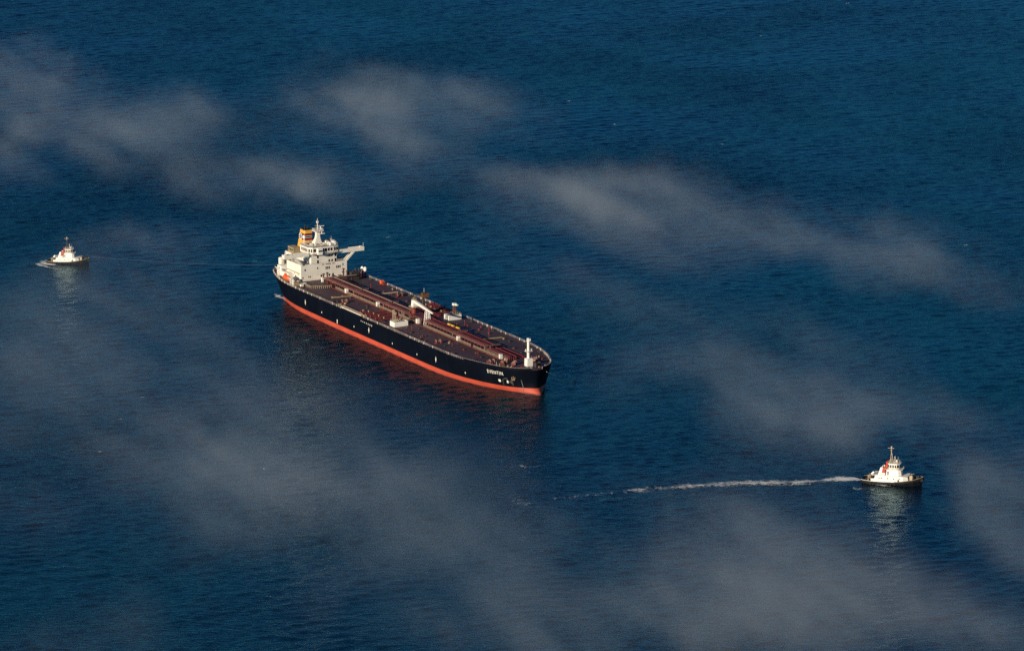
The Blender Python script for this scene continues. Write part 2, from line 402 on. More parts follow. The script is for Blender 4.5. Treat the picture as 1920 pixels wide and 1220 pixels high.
# rails round the deck edge
def edge_pts(x0, x1, side, step=3.0, inset=0.25, z=DZ + 0.25):
    n = int(abs(x1 - x0) / step)
    return [(x, side * max(0.0, deck_hb(x) - inset), z) for x in np.linspace(x0, x1, n + 1)]
for side in (-1, 1):
    for x0, x1 in ((-146.8, -40), (-13, 4), (6, 78), (79.5, 100)) if side == -1 else ((-146.8, -82), (-79, -46), (-44, 20), (22, 100)):
        MB().rail(edge_pts(x0, x1, side), 1.2, 1.5, 0.13, 2).build('guard_rail', 'rail_grey', T)
        b = MB()
        for k_, p_ in enumerate(edge_pts(x0, x1, side, 5.0)):
            if random.random() < .6: b.bar(p_, (p_[0], p_[1], p_[2] + random.uniform(.9, 1.4)), random.uniform(.2, .45))
        o_ = b.build('rail_stanchions', 'rail_white', T); o_['kind'] = 'stuff'
    # solid bulwark round the bow
    pts = edge_pts(100, 136.6, side, 1.5, 0.1)
    b = MB()
    for p, q in zip(pts[:-1], pts[1:]): b.bar((p[0], p[1], p[2] + 0.5), (q[0], q[1], q[2] + 0.5), 0.18, 1.1)
    b.build('bow_bulwark', 'hull_black', T)
    b = MB()
    for p in pts: b.bar((p[0] - 0.3, p[1] * 0.985, p[2]), (p[0] - 0.3, p[1] * 0.985, p[2] + 1.2), 0.3)
    for p, q in zip(pts[:-1], pts[1:]): b.bar((p[0], p[1], p[2] + 1.12), (q[0], q[1], q[2] + 1.12), 0.16, 0.1)
    b.build('bulwark_rail', 'rail_grey', T)

# ---- accommodation
HX = -109.3
def front_window(parent, x, y, z, w=0.75, h=1.2):
    MB().box(x - 0.05, x + 0.05, y - w / 2, y + w / 2, z - h / 2, z + h / 2).build('window', 'glass_dark', parent)
def side_window(parent, x, y, z, w=0.8, h=0.9):
    MB().box(x - w / 2, x + w / 2, y - 0.05, y + 0.05, z - h / 2, z + h / 2).build('window', 'glass_dark', parent)
LT = 22.2
low = MB().box(-127, HX, -14.4, 14.4, DZ + 0.3, LT).build('lower_deckhouse', 'cream_paint', T)
MB().box(-127.1, HX - 0.3, -14.45, 14.45, LT + .02, LT + 0.14).build('deckhouse_roof', 'roof_grey', low)
for y in (-11.8,): front_window(low, HX, y, 19.2, .8, 1.1)
front_window(low, HX, -13.2, 14.9, .55, 1.0); front_window(low, HX, -9.6, 15.1, .5, 1.0); front_window(low, HX, -8.6, 15.1, .5, 1.0)
front_window(low, HX, -4.0, 19.6, .6, 1.1)
front_window(low, HX, -1.7, 14.6, .95, 2.1); front_window(low, HX, 3.3, 14.6, .95, 2.1); front_window(low, HX, 5.6, 14.7, .95, 2.1)
for y in (1.3, 2.3, 3.3, 8.0, 9.0, 10.0): front_window(low, HX, y, 19.2, .62, 1.5)
front_window(low, HX, 11.9, 20.2, .5, 1.4)
front_window(low, HX, 12.0, 15.8, 1.3, .8)
MB().bar((HX + 0.1, -15.2, 13.6), (HX + 0.1, 12, 13.6), 0.25, 1.6).build('front_coaming', 'cream_paint', T)
for x in (-113, -117.5, -122): side_window(low, x, -14.4, 16.2, .6, .7)
MB().box(-127, -110.5, -15.0, -14.42, 17.1, 17.35).build('side_ledge', 'olive_tan', low)
tower = MB().box(-121, HX - 0.02, -8, 8, LT + 0.14, 28.0).build('accommodation_tower', 'cream_paint', T)
for z in (26.1, 23.15):
    front_window(tower, HX, -4.0 + 0.2, z, 1.0, 1.9); front_window(tower, HX, 3.3, z + .1, .9, 1.2)
    front_window(tower, HX, 5.1, z + .1, .9, 1.2); front_window(tower, HX, 7.2, z + .15, 1.0, 1.9)
for x in (-112.5, -116, -119): 
    for z in (23.6, 26.3): side_window(tower, x, -8, z, .7, .9)
MB().box(HX - 3.2, HX - 2.2, -8.06, -8.01, LT + 0.2, LT + 2.3).build('door', 'roof_grey', tower)
# red lettering line across the front: small unreadable words
y = -1.3
for n_ in (3, 7, 3):
    b = MB()
    for k in range(n_):
        b.box(HX + 0.0, HX + 0.06, y, y + 0.46, 21.1 + .1 * (k % 2), 21.7); y += 0.45
    b.build('painted_lettering', 'text_rust', low); y += 1.0
# bridge
BF = 28.0; BR = 31.9
poly = [(-120, -9.6), (-110.2, -9.6), (-108.3, -7.6), (-108.0, 5.2), (-108.5, 8.4), (-110.5, 9.6), (-120, 9.6)]
bridge = MB().prism([(x + .25 * (x > -115), y * 1.0) for x, y in poly], BF, BR).build('bridge', 'cream_paint', T)
MB().prism([(x + (.9 if x > -112 else 0), y * 1.06) for x, y in poly], BF - 0.28, BF - 0.01).build('bridge_walkway', 'roof_grey', bridge)
MB().prism([(x + (.5 if x > -115 else 0), y * 1.03) for x, y in poly], BR + .01, BR + 0.2).build('bridge_roof', 'roof_grey', bridge)
def wall_windows(p, q, n, z0, z1, fill=0.68, parent=None):
    p = Vector(p); q = Vector(q); d = q - p; L = d.length; d.normalize(); nrm = Vector((d.y, -d.x, 0))
    for k in range(n):
        c = p + d * (L * (k + 0.5) / n); w = L / n * fill / 2
        a0 = c - d * w; a1 = c + d * w
        MB().hexa([(a0 - nrm * .06).to_tuple() [:2] + (z0,), (a1 - nrm * .06).to_tuple()[:2] + (z0,), (a1 + nrm * .06).to_tuple()[:2] + (z0,), (a0 + nrm * .06).to_tuple()[:2] + (z0,)],
                  [(a0 - nrm * .06).to_tuple()[:2] + (z1,), (a1 - nrm * .06).to_tuple()[:2] + (z1,), (a1 + nrm * .06).to_tuple()[:2] + (z1,), (a0 + nrm * .06).to_tuple()[:2] + (z1,)]).build('window', 'glass_dark', parent)
W0, W1 = 29.2, 30.9
wall_windows((-118.5, -9.6, 0), (-110.4, -9.6, 0), 5, W0, W1, .62, bridge)
wall_windows((-109.9, -9.6, 0), (-108.1, -7.6, 0), 2, W0, W1, .66, bridge)
wall_windows((-108.05, -7.4, 0), (-108.0, -5.2, 0), 1, W0, W1, .8, bridge)
wall_windows((-107.92, -2.0, 0), (-107.78, 4.9, 0), 4, W0, W1, .74, bridge)
wall_windows((-107.78, 5.4, 0), (-108.22, 8.3, 0), 2, W0, W1, .7, bridge)
wall_windows((-108.3, 8.5, 0), (-110.2, 9.6, 0), 2, W0, W1, .7, bridge)
bay = MB().box(-108.6, -106.3, -5.0, -2.2, 27.7, 31.3).build('bridge_bay', 'white_paint', bridge)
for k in range(3): MB().box(-106.35, -106.22, -4.7 + k * 0.8, -4.05 + k * 0.8, 29.4, 30.3).build('bay_window', 'glass_dark', bridge)
MB().rail([(-109.4, -10.1, BF), (-107.3, -8.0, BF), (-107.1, -5.2, BF)], 1.1, 1.0, 0.08, 2).build('walkway_rail', 'rail_white', bridge)
MB().rail([(-107.0, -1.9, BF), (-106.9, 5.4, BF), (-107.4, 8.8, BF)], 1.1, 1.0, 0.08, 2).build('walkway_rail', 'rail_white', bridge)
MB().rail([(-119.5, -9.2, BR + .2), (-110.2, -9.3, BR + .2), (-108.3, -7.4, BR + .2), (-108, 5, BR + .2), (-108.6, 8.2, BR + .2), (-111, 9.3, BR + .2), (-119.5, 9.2, BR + .2)], 1.2, 0.9, 0.11, closed=True).build('roof_rail', 'rail_white', bridge)
b = MB(); b.lathe([(0.0, BR + .2), (1.9, BR + .2), (1.9, BR + 1.5), (1.5, BR + 2.1), (0.6, BR + 2.4), (0.0, BR + 2.4)], -110.0, 6.6); b.build('satellite_dome', 'white_paint', bridge, smooth=False)
b = MB(); b.lathe([(1.6, BR + .2), (1.6, BR + 1.3), (1.0, BR + 1.9), (.1, BR + 2.1)], -109.3, 3.6); b.build('magnetic_compass_housing', 'white_paint', bridge)
for (x, y, h, r) in ((-108, -4, 4.2, .07), (-109, 1.2, 3.8, .07), (-108, 5, 3.0, .06), (-116, 8, 4, .08), (-117, -8.4, 4.4, .1), (-109.5, -7.4, 2.2, .07), (-112, -1, 1.8, .2), (-111, 2.4, 1.6, .2)):
    MB().tube((x, y, BR + .2), (x, y, BR + .2 + h), r, r * .6, 6).build('antenna', 'rail_white', bridge)
b = MB(); b.tube((-117.5, -8.2, BR + .2), (-117.5, -8.2, BR + 3.6), .25); b.lathe([(.1, BR + 3.5), (.8, BR + 3.8), (.85, BR + 4.6), (.5, BR + 5.3), (.05, BR + 5.5)], -117.5, -8.2); b.build('radome', 'white_paint', bridge)
for x, y, sx, sy, h in ((-114, -6.5, 1, 1.5, 1.2), (-112, -4.5, .8, .8, 1.6), (-116, 4, 2, 1.5, 1.3), (-113, 1, 1, 1, 1.1), (-110, -1.5, .8, 1.2, 1.0)):
    MB().box(x, x + sx, y, y + sy, BR + .21, BR + .2 + h).build('equipment_box', 'cream_paint', bridge)
# wings
for s in (-1, 1):
    y0, y1 = (9.65, 25.0)
    wg = MB()
    wg.box(-111.7, -108.5, min(s * y0, s * y1), max(s * y0, s * y1), 26.95, 27.2)
    wg.box(-108.65, -108.5, min(s * y0, s * y1), max(s * y0, s * y1), 27.2, 29.05)
    wg.box(-111.7, -111.55, min(s * y0, s * y1), max(s * y0, s * y1), 27.2, 29.05)
    wg.box(-111.55, -108.65, min(s * 24.85, s * 25), max(s * 24.85, s * 25), 27.2, 29.05)
    w = wg.build('bridge_wing', 'cream_paint', T)
    MB().box(-110.8, -109.8, min(s * 23, s * 24), max(s * 23, s * 24), 27.2, 29.4).build('wing_console', 'cream_paint', w)
    MB().tube((-109, s * 24.6, 29), (-109, s * 24.6, 31.4), .08, n=6).build('wing_light', 'rail_white', w)
    for x in (-111.2, -109.0):
        MB().hexa([(x - .3, s * 13.2, LT), (x + .3, s * 13.2, LT), (x + .3, s * 14.5, LT), (x - .3, s * 14.5, LT)], [(x - .3, s * 17.6, 26.96), (x + .3, s * 17.6, 26.96), (x + .3, s * 19.4, 26.96), (x - .3, s * 19.4, 26.96)]).build('wing_strut', 'cream_paint', T)
    MB().hexa([(-111.6, s * 7.9, 25.6), (-109.6, s * 7.9, 25.6), (-109.6, s * 8.1, 25.6), (-111.6, s * 8.1, 25.6)], [(-111.6, s * 7.9, 26.94), (-109.6, s * 7.9, 26.94), (-109.6, s * 10.4, 26.94), (-111.6, s * 10.4, 26.94)]).build('wing_bracket', 'cream_paint', T)
    MB().rail([(-126.5, s * 14.2, LT + .14), (HX - .2, s * 14.2, LT + .14)], 1.1, 1.3, .1).build('deckhouse_rail', 'rail_white', low)
MB().rail([(HX - .2, 8.4, LT + .14), (HX - .2, 14.2, LT + .14)], 1.1, 1.0, .1).build('deckhouse_rail', 'rail_white', low)
# funnel and casing
casing = MB().box(-141, -121.05, -8.5, 8.5, DZ + .3, 24.2).build('engine_casing', 'cream_paint', T)
MB().box(-141.1, -127.2, -8.6, 8.6, 24.22, 24.36).build('casing_roof', 'roof_grey', casing)
FT = 37.4
fpoly_b = [(-138.4, -2.6), (-128.6, -3.0), (-127.9, -2.2), (-127.9, 2.2), (-128.6, 3.0), (-138.4, 2.6)]
fpoly_t = [(-134.0, -2.4), (-129.0, -2.8), (-128.4, -2.1), (-128.4, 2.1), (-129.0, 2.8), (-134.0, 2.4)]
FZ0 = 24.36
def fsec(z, grow=0.0):
    t = (z - FZ0) / (FT - FZ0); out = []
    for (x0, y0), (x1, y1) in zip(fpoly_b, fpoly_t):
        x = x0 + (x1 - x0) * t; y = y0 + (y1 - y0) * t
        cx = -132.0
        out.append((x + (grow if x > cx else -grow), y + (grow if y > 0 else -grow), z))
    return out
fun = MB().hexa(fsec(FZ0), fsec(FT)).build('funnel', 'funnel_yellow', T, label='yellow funnel with dark red bands and white edged stripe')
def fband(z0, z1, m, g, nm='funnel_band'):
    MB().hexa(fsec(z0, g), fsec(z1, g)).build(nm, m, fun)
fband(31.7, 35.6, 'band_red', .05)
fband(33.05, 34.25, 'mark_white', .08)
fband(33.3, 34.0, 'band_navy', .11)
# house emblem on both sides: white lozenge with blue ring and cross
for s in (-1, 1):
    t = (33.6 - FZ0) / (FT - FZ0); cx = -132.4; cz = 33.65
    yy = s * 2.93
    def ring(name, pts, m, off):
        MB().hexa([(cx + x, yy + s * off, cz + z) for x, z in pts], [(cx + x, yy + s * (off + .04), cz + z) for x, z in pts]).build(name, m, fun)
    ring('emblem_lozenge', [(1.95 * cos(q), 1.95 * sin(q)) for q in np.linspace(0, 2 * pi, 8, endpoint=False)], 'mark_white', .12)
    ring('emblem_ring', [(1.35 * cos(q), 1.35 * sin(q)) for q in np.linspace(0, 2 * pi, 16, endpoint=False)], 'band_navy', .17)
    ring('emblem_eye', [(.95 * cos(q), .95 * sin(q)) for q in np.linspace(0, 2 * pi, 16, endpoint=False)], 'mark_white', .22)
    ring('emblem_cross', [(-.25, -1.2), (.25, -1.2), (.25, 1.2), (-.25, 1.2)], 'band_navy', .27)
    ring('emblem_cross', [(-1.2, -.22), (1.2, -.22), (1.2, .22), (-1.2, .22)], 'band_navy', .32)
for (x, y, r, h) in ((-131, -0.9, .5, 1.6), (-131, .9, .45, 1.9), (-132.5, 0, .55, 2.1), (-132.6, 1.4, .3, 1.3), (-130, 0, .3, 1.2)):
    MB().tube((x, y, FT), (x, y, FT + h), r, n=10).build('exhaust_pipe', 'soot_black', fun)
MB().hexa(fsec(FT + .01, -.35), fsec(FT + .12, -.35)).build('funnel_top', 'soot_black', fun)
# radar mast, a tapered plated column that sweeps up
mast = empty('radar_mast', (0, 0, 0)); mast.parent = T
b = MB(); prof = [(31.9, 2.6, 2.0, -118.0), (33.2, 1.9, 1.6, -117.6), (34.6, 1.35, 1.2, -117.3), (36.0, 1.1, 1.0, -117.1), (38.0, 1.0, .9, -117.0), (39.1, 1.3, 1.4, -116.9)]
for (z0, w0, d0, x0), (z1, w1, d1, x1) in zip(prof[:-1], prof[1:]):
    b.hexa([(x0 - d0, -w0, z0), (x0 + d0, -w0, z0), (x0 + d0, w0, z0), (x0 - d0, w0, z0)], [(x1 - d1, -w1, z1), (x1 + d1, -w1, z1), (x1 + d1, w1, z1), (x1 - d1, w1, z1)])
b.build('mast_column', 'cream_paint', mast)
b = MB().box(-118.8, -114.6, -2.7, 2.5, 39.12, 39.4); b.box(-114.6, -112.8, -1.0, 2.6, 38.0, 38.25); b.build('mast_platform', 'cream_paint', mast)
MB().rail([(-118.6, -2.6, 39.4), (-114.8, -2.6, 39.4), (-114.8, 2.4, 39.4), (-118.6, 2.4, 39.4)], 1.2, .9, .12, closed=True).build('platform_rail', 'rail_white', mast)
b = MB(); b.tube((-117, 0, 39.4), (-117, 0, 43.2), .35, .25); b.tube((-117, 0, 43.2), (-117, 0, 46.4), .2, .1); b.bar((-117, -1.6, 42.2), (-117, 1.6, 42.2), .16); b.box(-117.5, -116.6, -.5, .5, 43.6, 44.8); b.build('top_pole', 'rail_white', mast)
b = MB(); b.tube((-115.6, 1.2, 39.4), (-115.6, 1.2, 41.9), .22); b.bar((-115.6, -.9, 42.0), (-115.6, 3.4, 42.0), .3, .35); b.build('radar_scanner', 'white_paint', mast)
b = MB(); b.tube((-113.7, 1.0, 38.25), (-113.7, 1.0, 39.6), .2); b.bar((-113.2, -.6, 39.7), (-114.2, 2.6, 39.7), .3, .35); b.build('radar_scanner', 'white_paint', mast)
# stern gear
box = MB().box(-138, -131.0, -8.3, -4.6, 24.36, 27.6).build('ventilation_house', 'olive_tan', T)
for x in (-136.6, -134.6, -132.6): MB().box(x - .5, x + .5, -8.42, -8.3, 25.4, 26.8).build('louvre', 'dark_steel', box)
b = MB(); b.lathe([(1.3, DZ + .3), (1.3, 17.2), (1.5, 17.3), (1.5, 20.6), (1.0, 21.0), (.1, 21.2)], -139.5, -12.0); b.build('vent_trunk', 'cream_paint', T)
b = MB(); b.box(-134, -129.0, -17.0, -12.0, DZ + .3, 18.4); b.build('aft_store', 'white_paint', T)
b = MB(); b.box(-127, -118.5, -17.8, -14.5, DZ + .3, 16.0); b.build('side_store', 'cream_paint', T)
b = MB(); b.tube((-133, -13.5, 18.4), (-133, -13.5, 21.5), .6, .5); b.bar((-133, -13.5, 21.3), (-122, -15.5, 23.2), .5, .6); b.build('provision_crane', 'olive_tan', T)
for x in (-131.0, -127.2, -105.5, -103.0, -101.6):
    y = -(deck_hb(x) - 1.5)
    b = MB(); b.bar((x, y, DZ), (x, y, 17.8 if x < -110 else 17.0), .55); b.bar((x, y, 17.2 if x < -110 else 16.6), (x, y - 1.6, 18.0 if x < -110 else 17.2), .45); b.build('boat_davit', 'cream_paint', T)
MB().box(-104.5, -101.0, -22.6, -19.4, DZ + .2, 14.6).build('winch_house', 'olive_tan', T)
for x, y in ((-107, -18), (-100.5, -17.5), (-98.5, -20.5), (-109, -20)):
    MB().box(x, x + 1.6, y, y + 1.4, DZ + .2, 14.4).build('deck_locker', 'cream_paint', T)
MB().rail([(-116.5, -19.8, DZ + .2), (-104, -18.2, DZ + .4), (-91, -17.2, DZ + .4), (-88.5, -12, DZ + .4), (-87.5, -6.4, DZ + .4)], 1.4, 1.1, .2, 1).build('deck_fence', 'rail_cream', T)
# curved stern rail painted darker
# red vent mushrooms and winches in front of the house
for x, y, h in ((-105.5, -2.2, 4.0), (-104.5, -0.4, 4.6), (-106.5, 10.8, 5.4), (-106, 12.8, 4.0), (-104, 15.5, 4.2), (-104.5, 17.5, 5.2), (-104, 19.5, 5.0)):
    b = MB(); b.tube((x, y, DZ), (x, y, DZ + h), .4); b.lathe([(.4, DZ + h - .2), (.8, DZ + h), (.75, DZ + h + .4), (.2, DZ + h + .7)], x, y, 10); b.build('mushroom_vent', 'pipe_dark' if y < 14 else 'dark_steel', T)
for x, y in ((-103.6, 23.0), (-105.6, 22.2)):
    b = MB(); b.tube((x, y, DZ), (x, y, DZ + 4.0), .62); b.build('vent_post', 'crane_red', T)
    b = MB(); b.lathe([(.7, DZ + 3.7), (.95, DZ + 4.2), (.9, DZ + 5.4), (.5, DZ + 6.0), (.05, DZ + 6.2)], x, y, 12); b.build('vent_head', 'white_paint', T)
MB().bar((-98.8, -3.6, 16.2), (-97, 14.2, 16.2), .5, .4).build('cross_walkway', 'pipe_tan', T)
MB().bar((-101, -3.6, 15.4), (-99.4, 14.2, 15.4), 2.4, .3).build('cross_platform', 'pipe_maroon', T)
for y in (-3, 1, 5, 9, 13.5): MB().bar((-99, y, DZ), (-99, y, 16.1), .3).build('platform_post', 'pipe_maroon', T)
b = MB(); b.box(-101.5, -98.5, 12.0, 16.8, DZ + .2, 17.5); b.build('deck_store', 'dark_steel', T)
b = MB(); b.box(-103.6, -102.6, -4.6, -3.6, DZ + .3, 15.4); b.build('white_locker', 'white_paint', T)

# ---- cargo deck: pipe rack
RZ = 15.9
sections = ((-97, -63.5), (-61, -27.5), (-25, -3.5), (20.5, 52.5), (55, 88.5), (91, 113))
for x0, x1 in sections:
    fwd = x0 > 80
    zz = RZ if not fwd else 14.6
    ys = (-3.5, -2.2, -.8, .5, 1.9) if x0 < 0 else (-3.2, -2.0, -.6, .7)
    for k, y in enumerate(ys):
        r = (.44, .3, .46, .32, .44)[k]; zk = (0, .35, -.25, .3, -.1)[k]
        p = MB()
        a0 = (x0, y, zz + zk); a1 = (x1, y, zz + zk)
        p.tube(a0, a1, r, n=8)
        p.tube(a0, (x0, y, DZ + .4), r * .9, n=6); p.tube(a1, (x1, y, zz - 1.1), r * .9, n=6)
        p.build('cargo_pipe', ('pipe_maroon', 'pipe_dark', 'pipe_maroon', 'pipe_tan', 'pipe_dark')[k] if x0 < 0 else ('pipe_maroon', 'pipe_dark', 'pipe_maroon', 'pipe_maroon')[k], T)
    MB().bar((x0, -4.7, zz - .05), (x1, -4.7, zz - .05), 0.9, .22).build('catwalk', 'pipe_tan', T)
    b = MB(); b.rail([(x0, -5.3, zz), (x1, -5.3, zz)], .9, 2.4, .07, 1); b.build('catwalk_rail', 'pipe_tan', T)
    x = x0 + 1.0
    while x < x1:
        b = MB()
        for y in (-4.9, -.9, 2.6): b.bar((x, y, DZ + .2), (x, y, zz - .5), .34)
        b.bar((x, -5.1, zz - .55), (x, 2.8, zz - .55), .3); b.build('rack_frame', 'pipe_maroon', T)
        x += 3.6 if x0 > 0 else 5.4
# pipe runs low on the deck beside the rack
for y, z, r in ((4.2, 13.4, .35), (5.4, 13.4, .35), (7.0, 13.4, .3), (-6.9, 13.2, .2)):
    MB().tube((-92, y, z), (112, y, z), r, n=7).build('deck_pipe', 'pipe_maroon', T)
# expansion crossings, tan fittings
for x in (-62.2, -26.2, -2.0, 53.8, 89.8):
    b = MB(); b.bar((x, -5.6, RZ + .1), (x, 3.6, RZ + .1), 1.1, .2); b.build('crossing_platform', 'pipe_tan', T)
    b = MB()
    for y in (-5.2, -2.0): b.bar((x, y, DZ), (x, y, RZ), .4)
    b.build('platform_legs', 'pipe_tan', T)
    MB().rail([(x + .8, -5.4, RZ + .2), (x + .8, 3.4, RZ + .2)], .9, 1.5, .08, 1).build('platform_rail', 'pipe_tan', T)
for x, y, s_ in ((37, .6, 2.6), (41, .7, 2.2), (46, .8, 3.2)):
    MB().box(x, x + s_, y, y + .9, RZ + .5, RZ + 1.2).build('valve_cover', 'yellow_paint', T)
# long deck fence beside the rack (spill rail) with white lockers
for x0, x1 in ((-82, -72.2), (-69.6, -34.2), (-31.8, -9), (-6, 12.6), (23, 59.2), (61.6, 76), (79, 106)):
    MB().rail([(x0, -6.3, DZ + .42), (x1, -6.3, DZ + .42)], 1.55, .95, .17, 1).build('spill_fence', 'rail_cream', T)
for x in (-70.9, -33, 14.0, 60.4, 107.4):
    lk = MB().box(x - .75, x + .75, -6.1, -4.5, DZ + .4, DZ + 3.0).build('fire_station', 'white_paint', T)
    MB().box(x - .4, x + .4, -6.16, -6.1, DZ + .6, DZ + 2.6).build('door', 'cream_paint', lk)
# transverse pipes and deck seams
for x, y0, y1, m in ((-62, -18.5, -6.6, 'olive_tan'), (-63.6, -18.3, -15.5, 'olive_tan'), (-20, -22.0, -6.6, 'pipe_maroon'), (-14, -21.5, -6.6, 'pipe_maroon'), (-8, -21.5, -6.6, 'pipe_maroon'), (-2, -21.5, -6.6, 'pipe_maroon'),
                      (-20, 5, 22.0, 'pipe_maroon'), (-14, 5, 21.5, 'pipe_maroon'), (-8, 5, 21.5, 'pipe_maroon'), (-2, 5, 21.5, 'pipe_maroon'), (4, 5, 21.5, 'pipe_maroon'), (66, 7, 18.0, 'olive_tan'), (-58, 7, 20.0, 'rail_cream')):
    MB().tube((x, y0, 13.5), (x, y1, 13.3), .4, n=7).build('transverse_pipe', m, T)
for x in (-96, -52, -30, 30, 50, 74, 96, 112):
    for s in (-1, 1):
        y0 = 7.5; y1 = deck_hb(x) - 1.2
        MB().bar((x, s * y0, DZ + .42), (x, s * y1, DZ + .26), .35, .18).build('deck_seam', 'deck_patch', T)
# manifold: reducers with yellow valve wheels and drip trays
for s in (-1, 1):
    b = MB().box(-22, 3, min(s * 19, s * 23.3), max(s * 19, s * 23.3), DZ + .2, DZ + .95); b.build('drip_tray', 'deck_patch', T)
    for x in (-20, -14, -8, -2):
        b = MB(); b.tube((x, s * 19.5, 14.2), (x, s * 22.4, 14.2), .55, n=10); b.tube((x, s * 22.3, 14.2), (x, s * 22.6, 14.2), .8, n=10); b.bar((x, s * 20.5, DZ), (x, s * 20.5, 14), .4); b.build('manifold_reducer', 'pipe_maroon', T)
        b = MB(); b.tube((x, s * 17.6, 14.4), (x, s * 17.6, 14.6), .5, n=10); b.tube((x, s * 17.6, 13.4), (x, s * 17.6, 14.4), .2, n=6); b.build('valve_wheel', 'valve_ochre', T)
# gauge/hose boxes with gear on them
for s, nm in ((-1, 'stb'), (1, 'port')):
    bx = (10.2, 15.6); by = (-20.2, -12.0) if s == -1 else (12.8, 20.6)
    z0 = DZ + .25; z1 = DZ + 2.95
    bb = MB(); bb.box(bx[0], bx[1], by[0], by[1], z0, z1 - .35)
    for (a_, b_, c_, d_) in ((bx[0], bx[1], by[0], by[0] + .15), (bx[0], bx[1], by[1] - .15, by[1]), (bx[0], bx[0] + .15, by[0] + .15, by[1] - .15), (bx[1] - .15, bx[1], by[0] + .15, by[1] - .15)): bb.box(a_, b_, c_, d_, z1 - .35, z1)
    hb = bb.build('hose_platform', 'white_paint', T)
    if s == -1:
        MB().lattice((12.6, -18.6, z1 - .3), (12.0, -18.9, z1 + 6.2), 1.7, .7, 5, .11).build('lattice_post', 'rail_cream', hb)
        b = MB(); b.bar((13.2, -14.2, z1 - .3), (11.0, -15.8, z1 + 5.2), .28); b.bar((14.4, -13.6, z1 - .3), (11.6, -14.0, z1 + 5.0), .28); b.bar((11, -15.8, z1 + 5.2), (11.6, -14, z1 + 5.0), .25); b.build('derrick_leg', 'pipe_tan', hb)
    else:
        MB().lattice((13.6, 17.4, z1 - .3), (13.2, 17.4, z1 + 4.8), 1.7, .9, 4, .13).build('lattice_post', 'crane_brown', hb)
        b = MB(); b.box(12.4, 14.2, 16.6, 18.4, z1 + 4.9, z1 + 6.1); b.box(13, 15.6, 17.6, 18.6, z1 + 5.0, z1 + 5.7); b.build('monitor_head', 'white_paint', hb)
    for k in range(9):
        x = random.uniform(bx[0] + .4, bx[1] - .5); y = random.uniform(by[0] + .6, by[1] - .6); h = random.uniform(.8, 2.0)
        MB().tube((x, y, z1 - .35), (x, y, z1 + h - .4), random.uniform(.12, .3), n=6).build('standpipe', random.choice(['rail_cream', 'pipe_tan', 'rail_cream']), hb)
    MB().rail([(bx[0] + .1, by[0] + .1, z1), (bx[1] - .1, by[0] + .1, z1), (bx[1] - .1, by[1] - .1, z1), (bx[0] + .1, by[1] - .1, z1)], .8, 1.1, .07, 1, closed=True).build('platform_rail', 'rail_cream', hb)
# hose handling crane
crane = empty('hose_crane', (0, 0, 0)); crane.parent = T
MB().lathe([(1.9, DZ + .3), (1.9, 13.6), (1.5, 14.0), (1.35, 17.6), (1.8, 18.2), (1.8, 18.6)], -0.4, 0).build('crane_pedestal', 'crane_red', crane)
b = MB(); b.hexa([(-1.5, -1.3, 18.6), (1.0, -1.3, 18.6), (1.0, 1.3, 18.6), (-1.5, 1.3, 18.6)], [(-1.3, -1.0, 22.6), (.9, -1.0, 22.6), (.9, 1.0, 22.6), (-1.3, 1.0, 22.6)]); b.build('crane_house', 'white_paint', crane)
b = MB(); b.rail([(-1.2, -.9, 22.6), (.8, -.9, 22.6), (.8, .9, 22.6), (-1.2, .9, 22.6)], 1.0, .8, .12, 2, closed=True); b.tube((-.3, 0, 22.6), (-.3, 0, 24.0), .35); b.build('sheave_frame', 'olive_tan', crane)
j0 = Vector((0.6, -.2, 22.0)); j1 = Vector((27.2, -3.2, 21.0)); dj = (j1 - j0).normalized(); uj = dj.cross(Vector((0, 0, 1))).normalized()
def sq(c, w, h): return [c + uj * w + Vector((0, 0, -h)), c - uj * w + Vector((0, 0, -h)), c - uj * w + Vector((0, 0, h)), c + uj * w + Vector((0, 0, h))]
b = MB(); b.hexa(sq(j0, .7, .85), sq(j0.lerp(j1, .55), .55, .62)); b.hexa(sq(j0.lerp(j1, .55), .55, .62), sq(j1, .32, .34)); b.build('crane_jib', 'white_paint', crane)
MB().box(-1.9, .9, 1.35, 2.6, 19.0, 21.2).build('operator_cab', 'cream_paint', crane)
MB().rail([(-2.2, -2.2, 18.3), (1.6, -2.2, 18.3), (1.6, 2.2, 18.3), (-2.2, 2.2, 18.3)], 1.1, 1.0, .12, 2, closed=True).build('crane_rail', 'rail_cream', crane)
MB().lattice((19.3, -2.2, DZ + .3), (19.5, -2.3, 20.4), 2.9, 1.7, 5, .17).build('jib_rest', 'white_paint', T)
b = MB().box(-7, 17, -4.6, 4.6, 15.0, 15.2); b.build('crane_platform', 'pipe_maroon', T)
for x in (-5, 3, 9, 15.5):
    for y in (-4.2, 4.2): MB().bar((x, y, DZ), (x, y, 15.0), .35).build('platform_post', 'pipe_tan', T)
MB().rail([(-7, -4.5, 15.2), (17, -4.5, 15.2)], 1.0, 1.8, .1, 2).build('platform_rail', 'pipe_tan', T)
# second crane, folded, dark brown, port side
c2 = empty('folded_crane', (0, 0, 0)); c2.parent = T
MB().tube((-13.5, 12.5, DZ), (-13.5, 12.5, 20.0), .8, .6).build('crane_post', 'dark_steel', c2)
MB().lattice((-13.5, 12.5, 20.0), (-13.5, 12.5, 22.8), 1.4, 1.2, 2, .22).build('crane_head', 'dark_steel', c2)
b = MB(); b.box(-14.6, -12.4, 11.6, 15.6, 20.0, 22.2); b.build('crane_winch_house', 'crane_brown', c2)
b = MB(); b.bar((-13.5, 12.0, 21.2), (-20.5, 10.0, 20.6), .8, .8); b.build('crane_arm', 'dark_steel', c2)
MB().tube((-13.4, 13, 22), (-13.4, 13, 25.2), .1, n=6).build('crane_antenna', 'rail_white', c2)
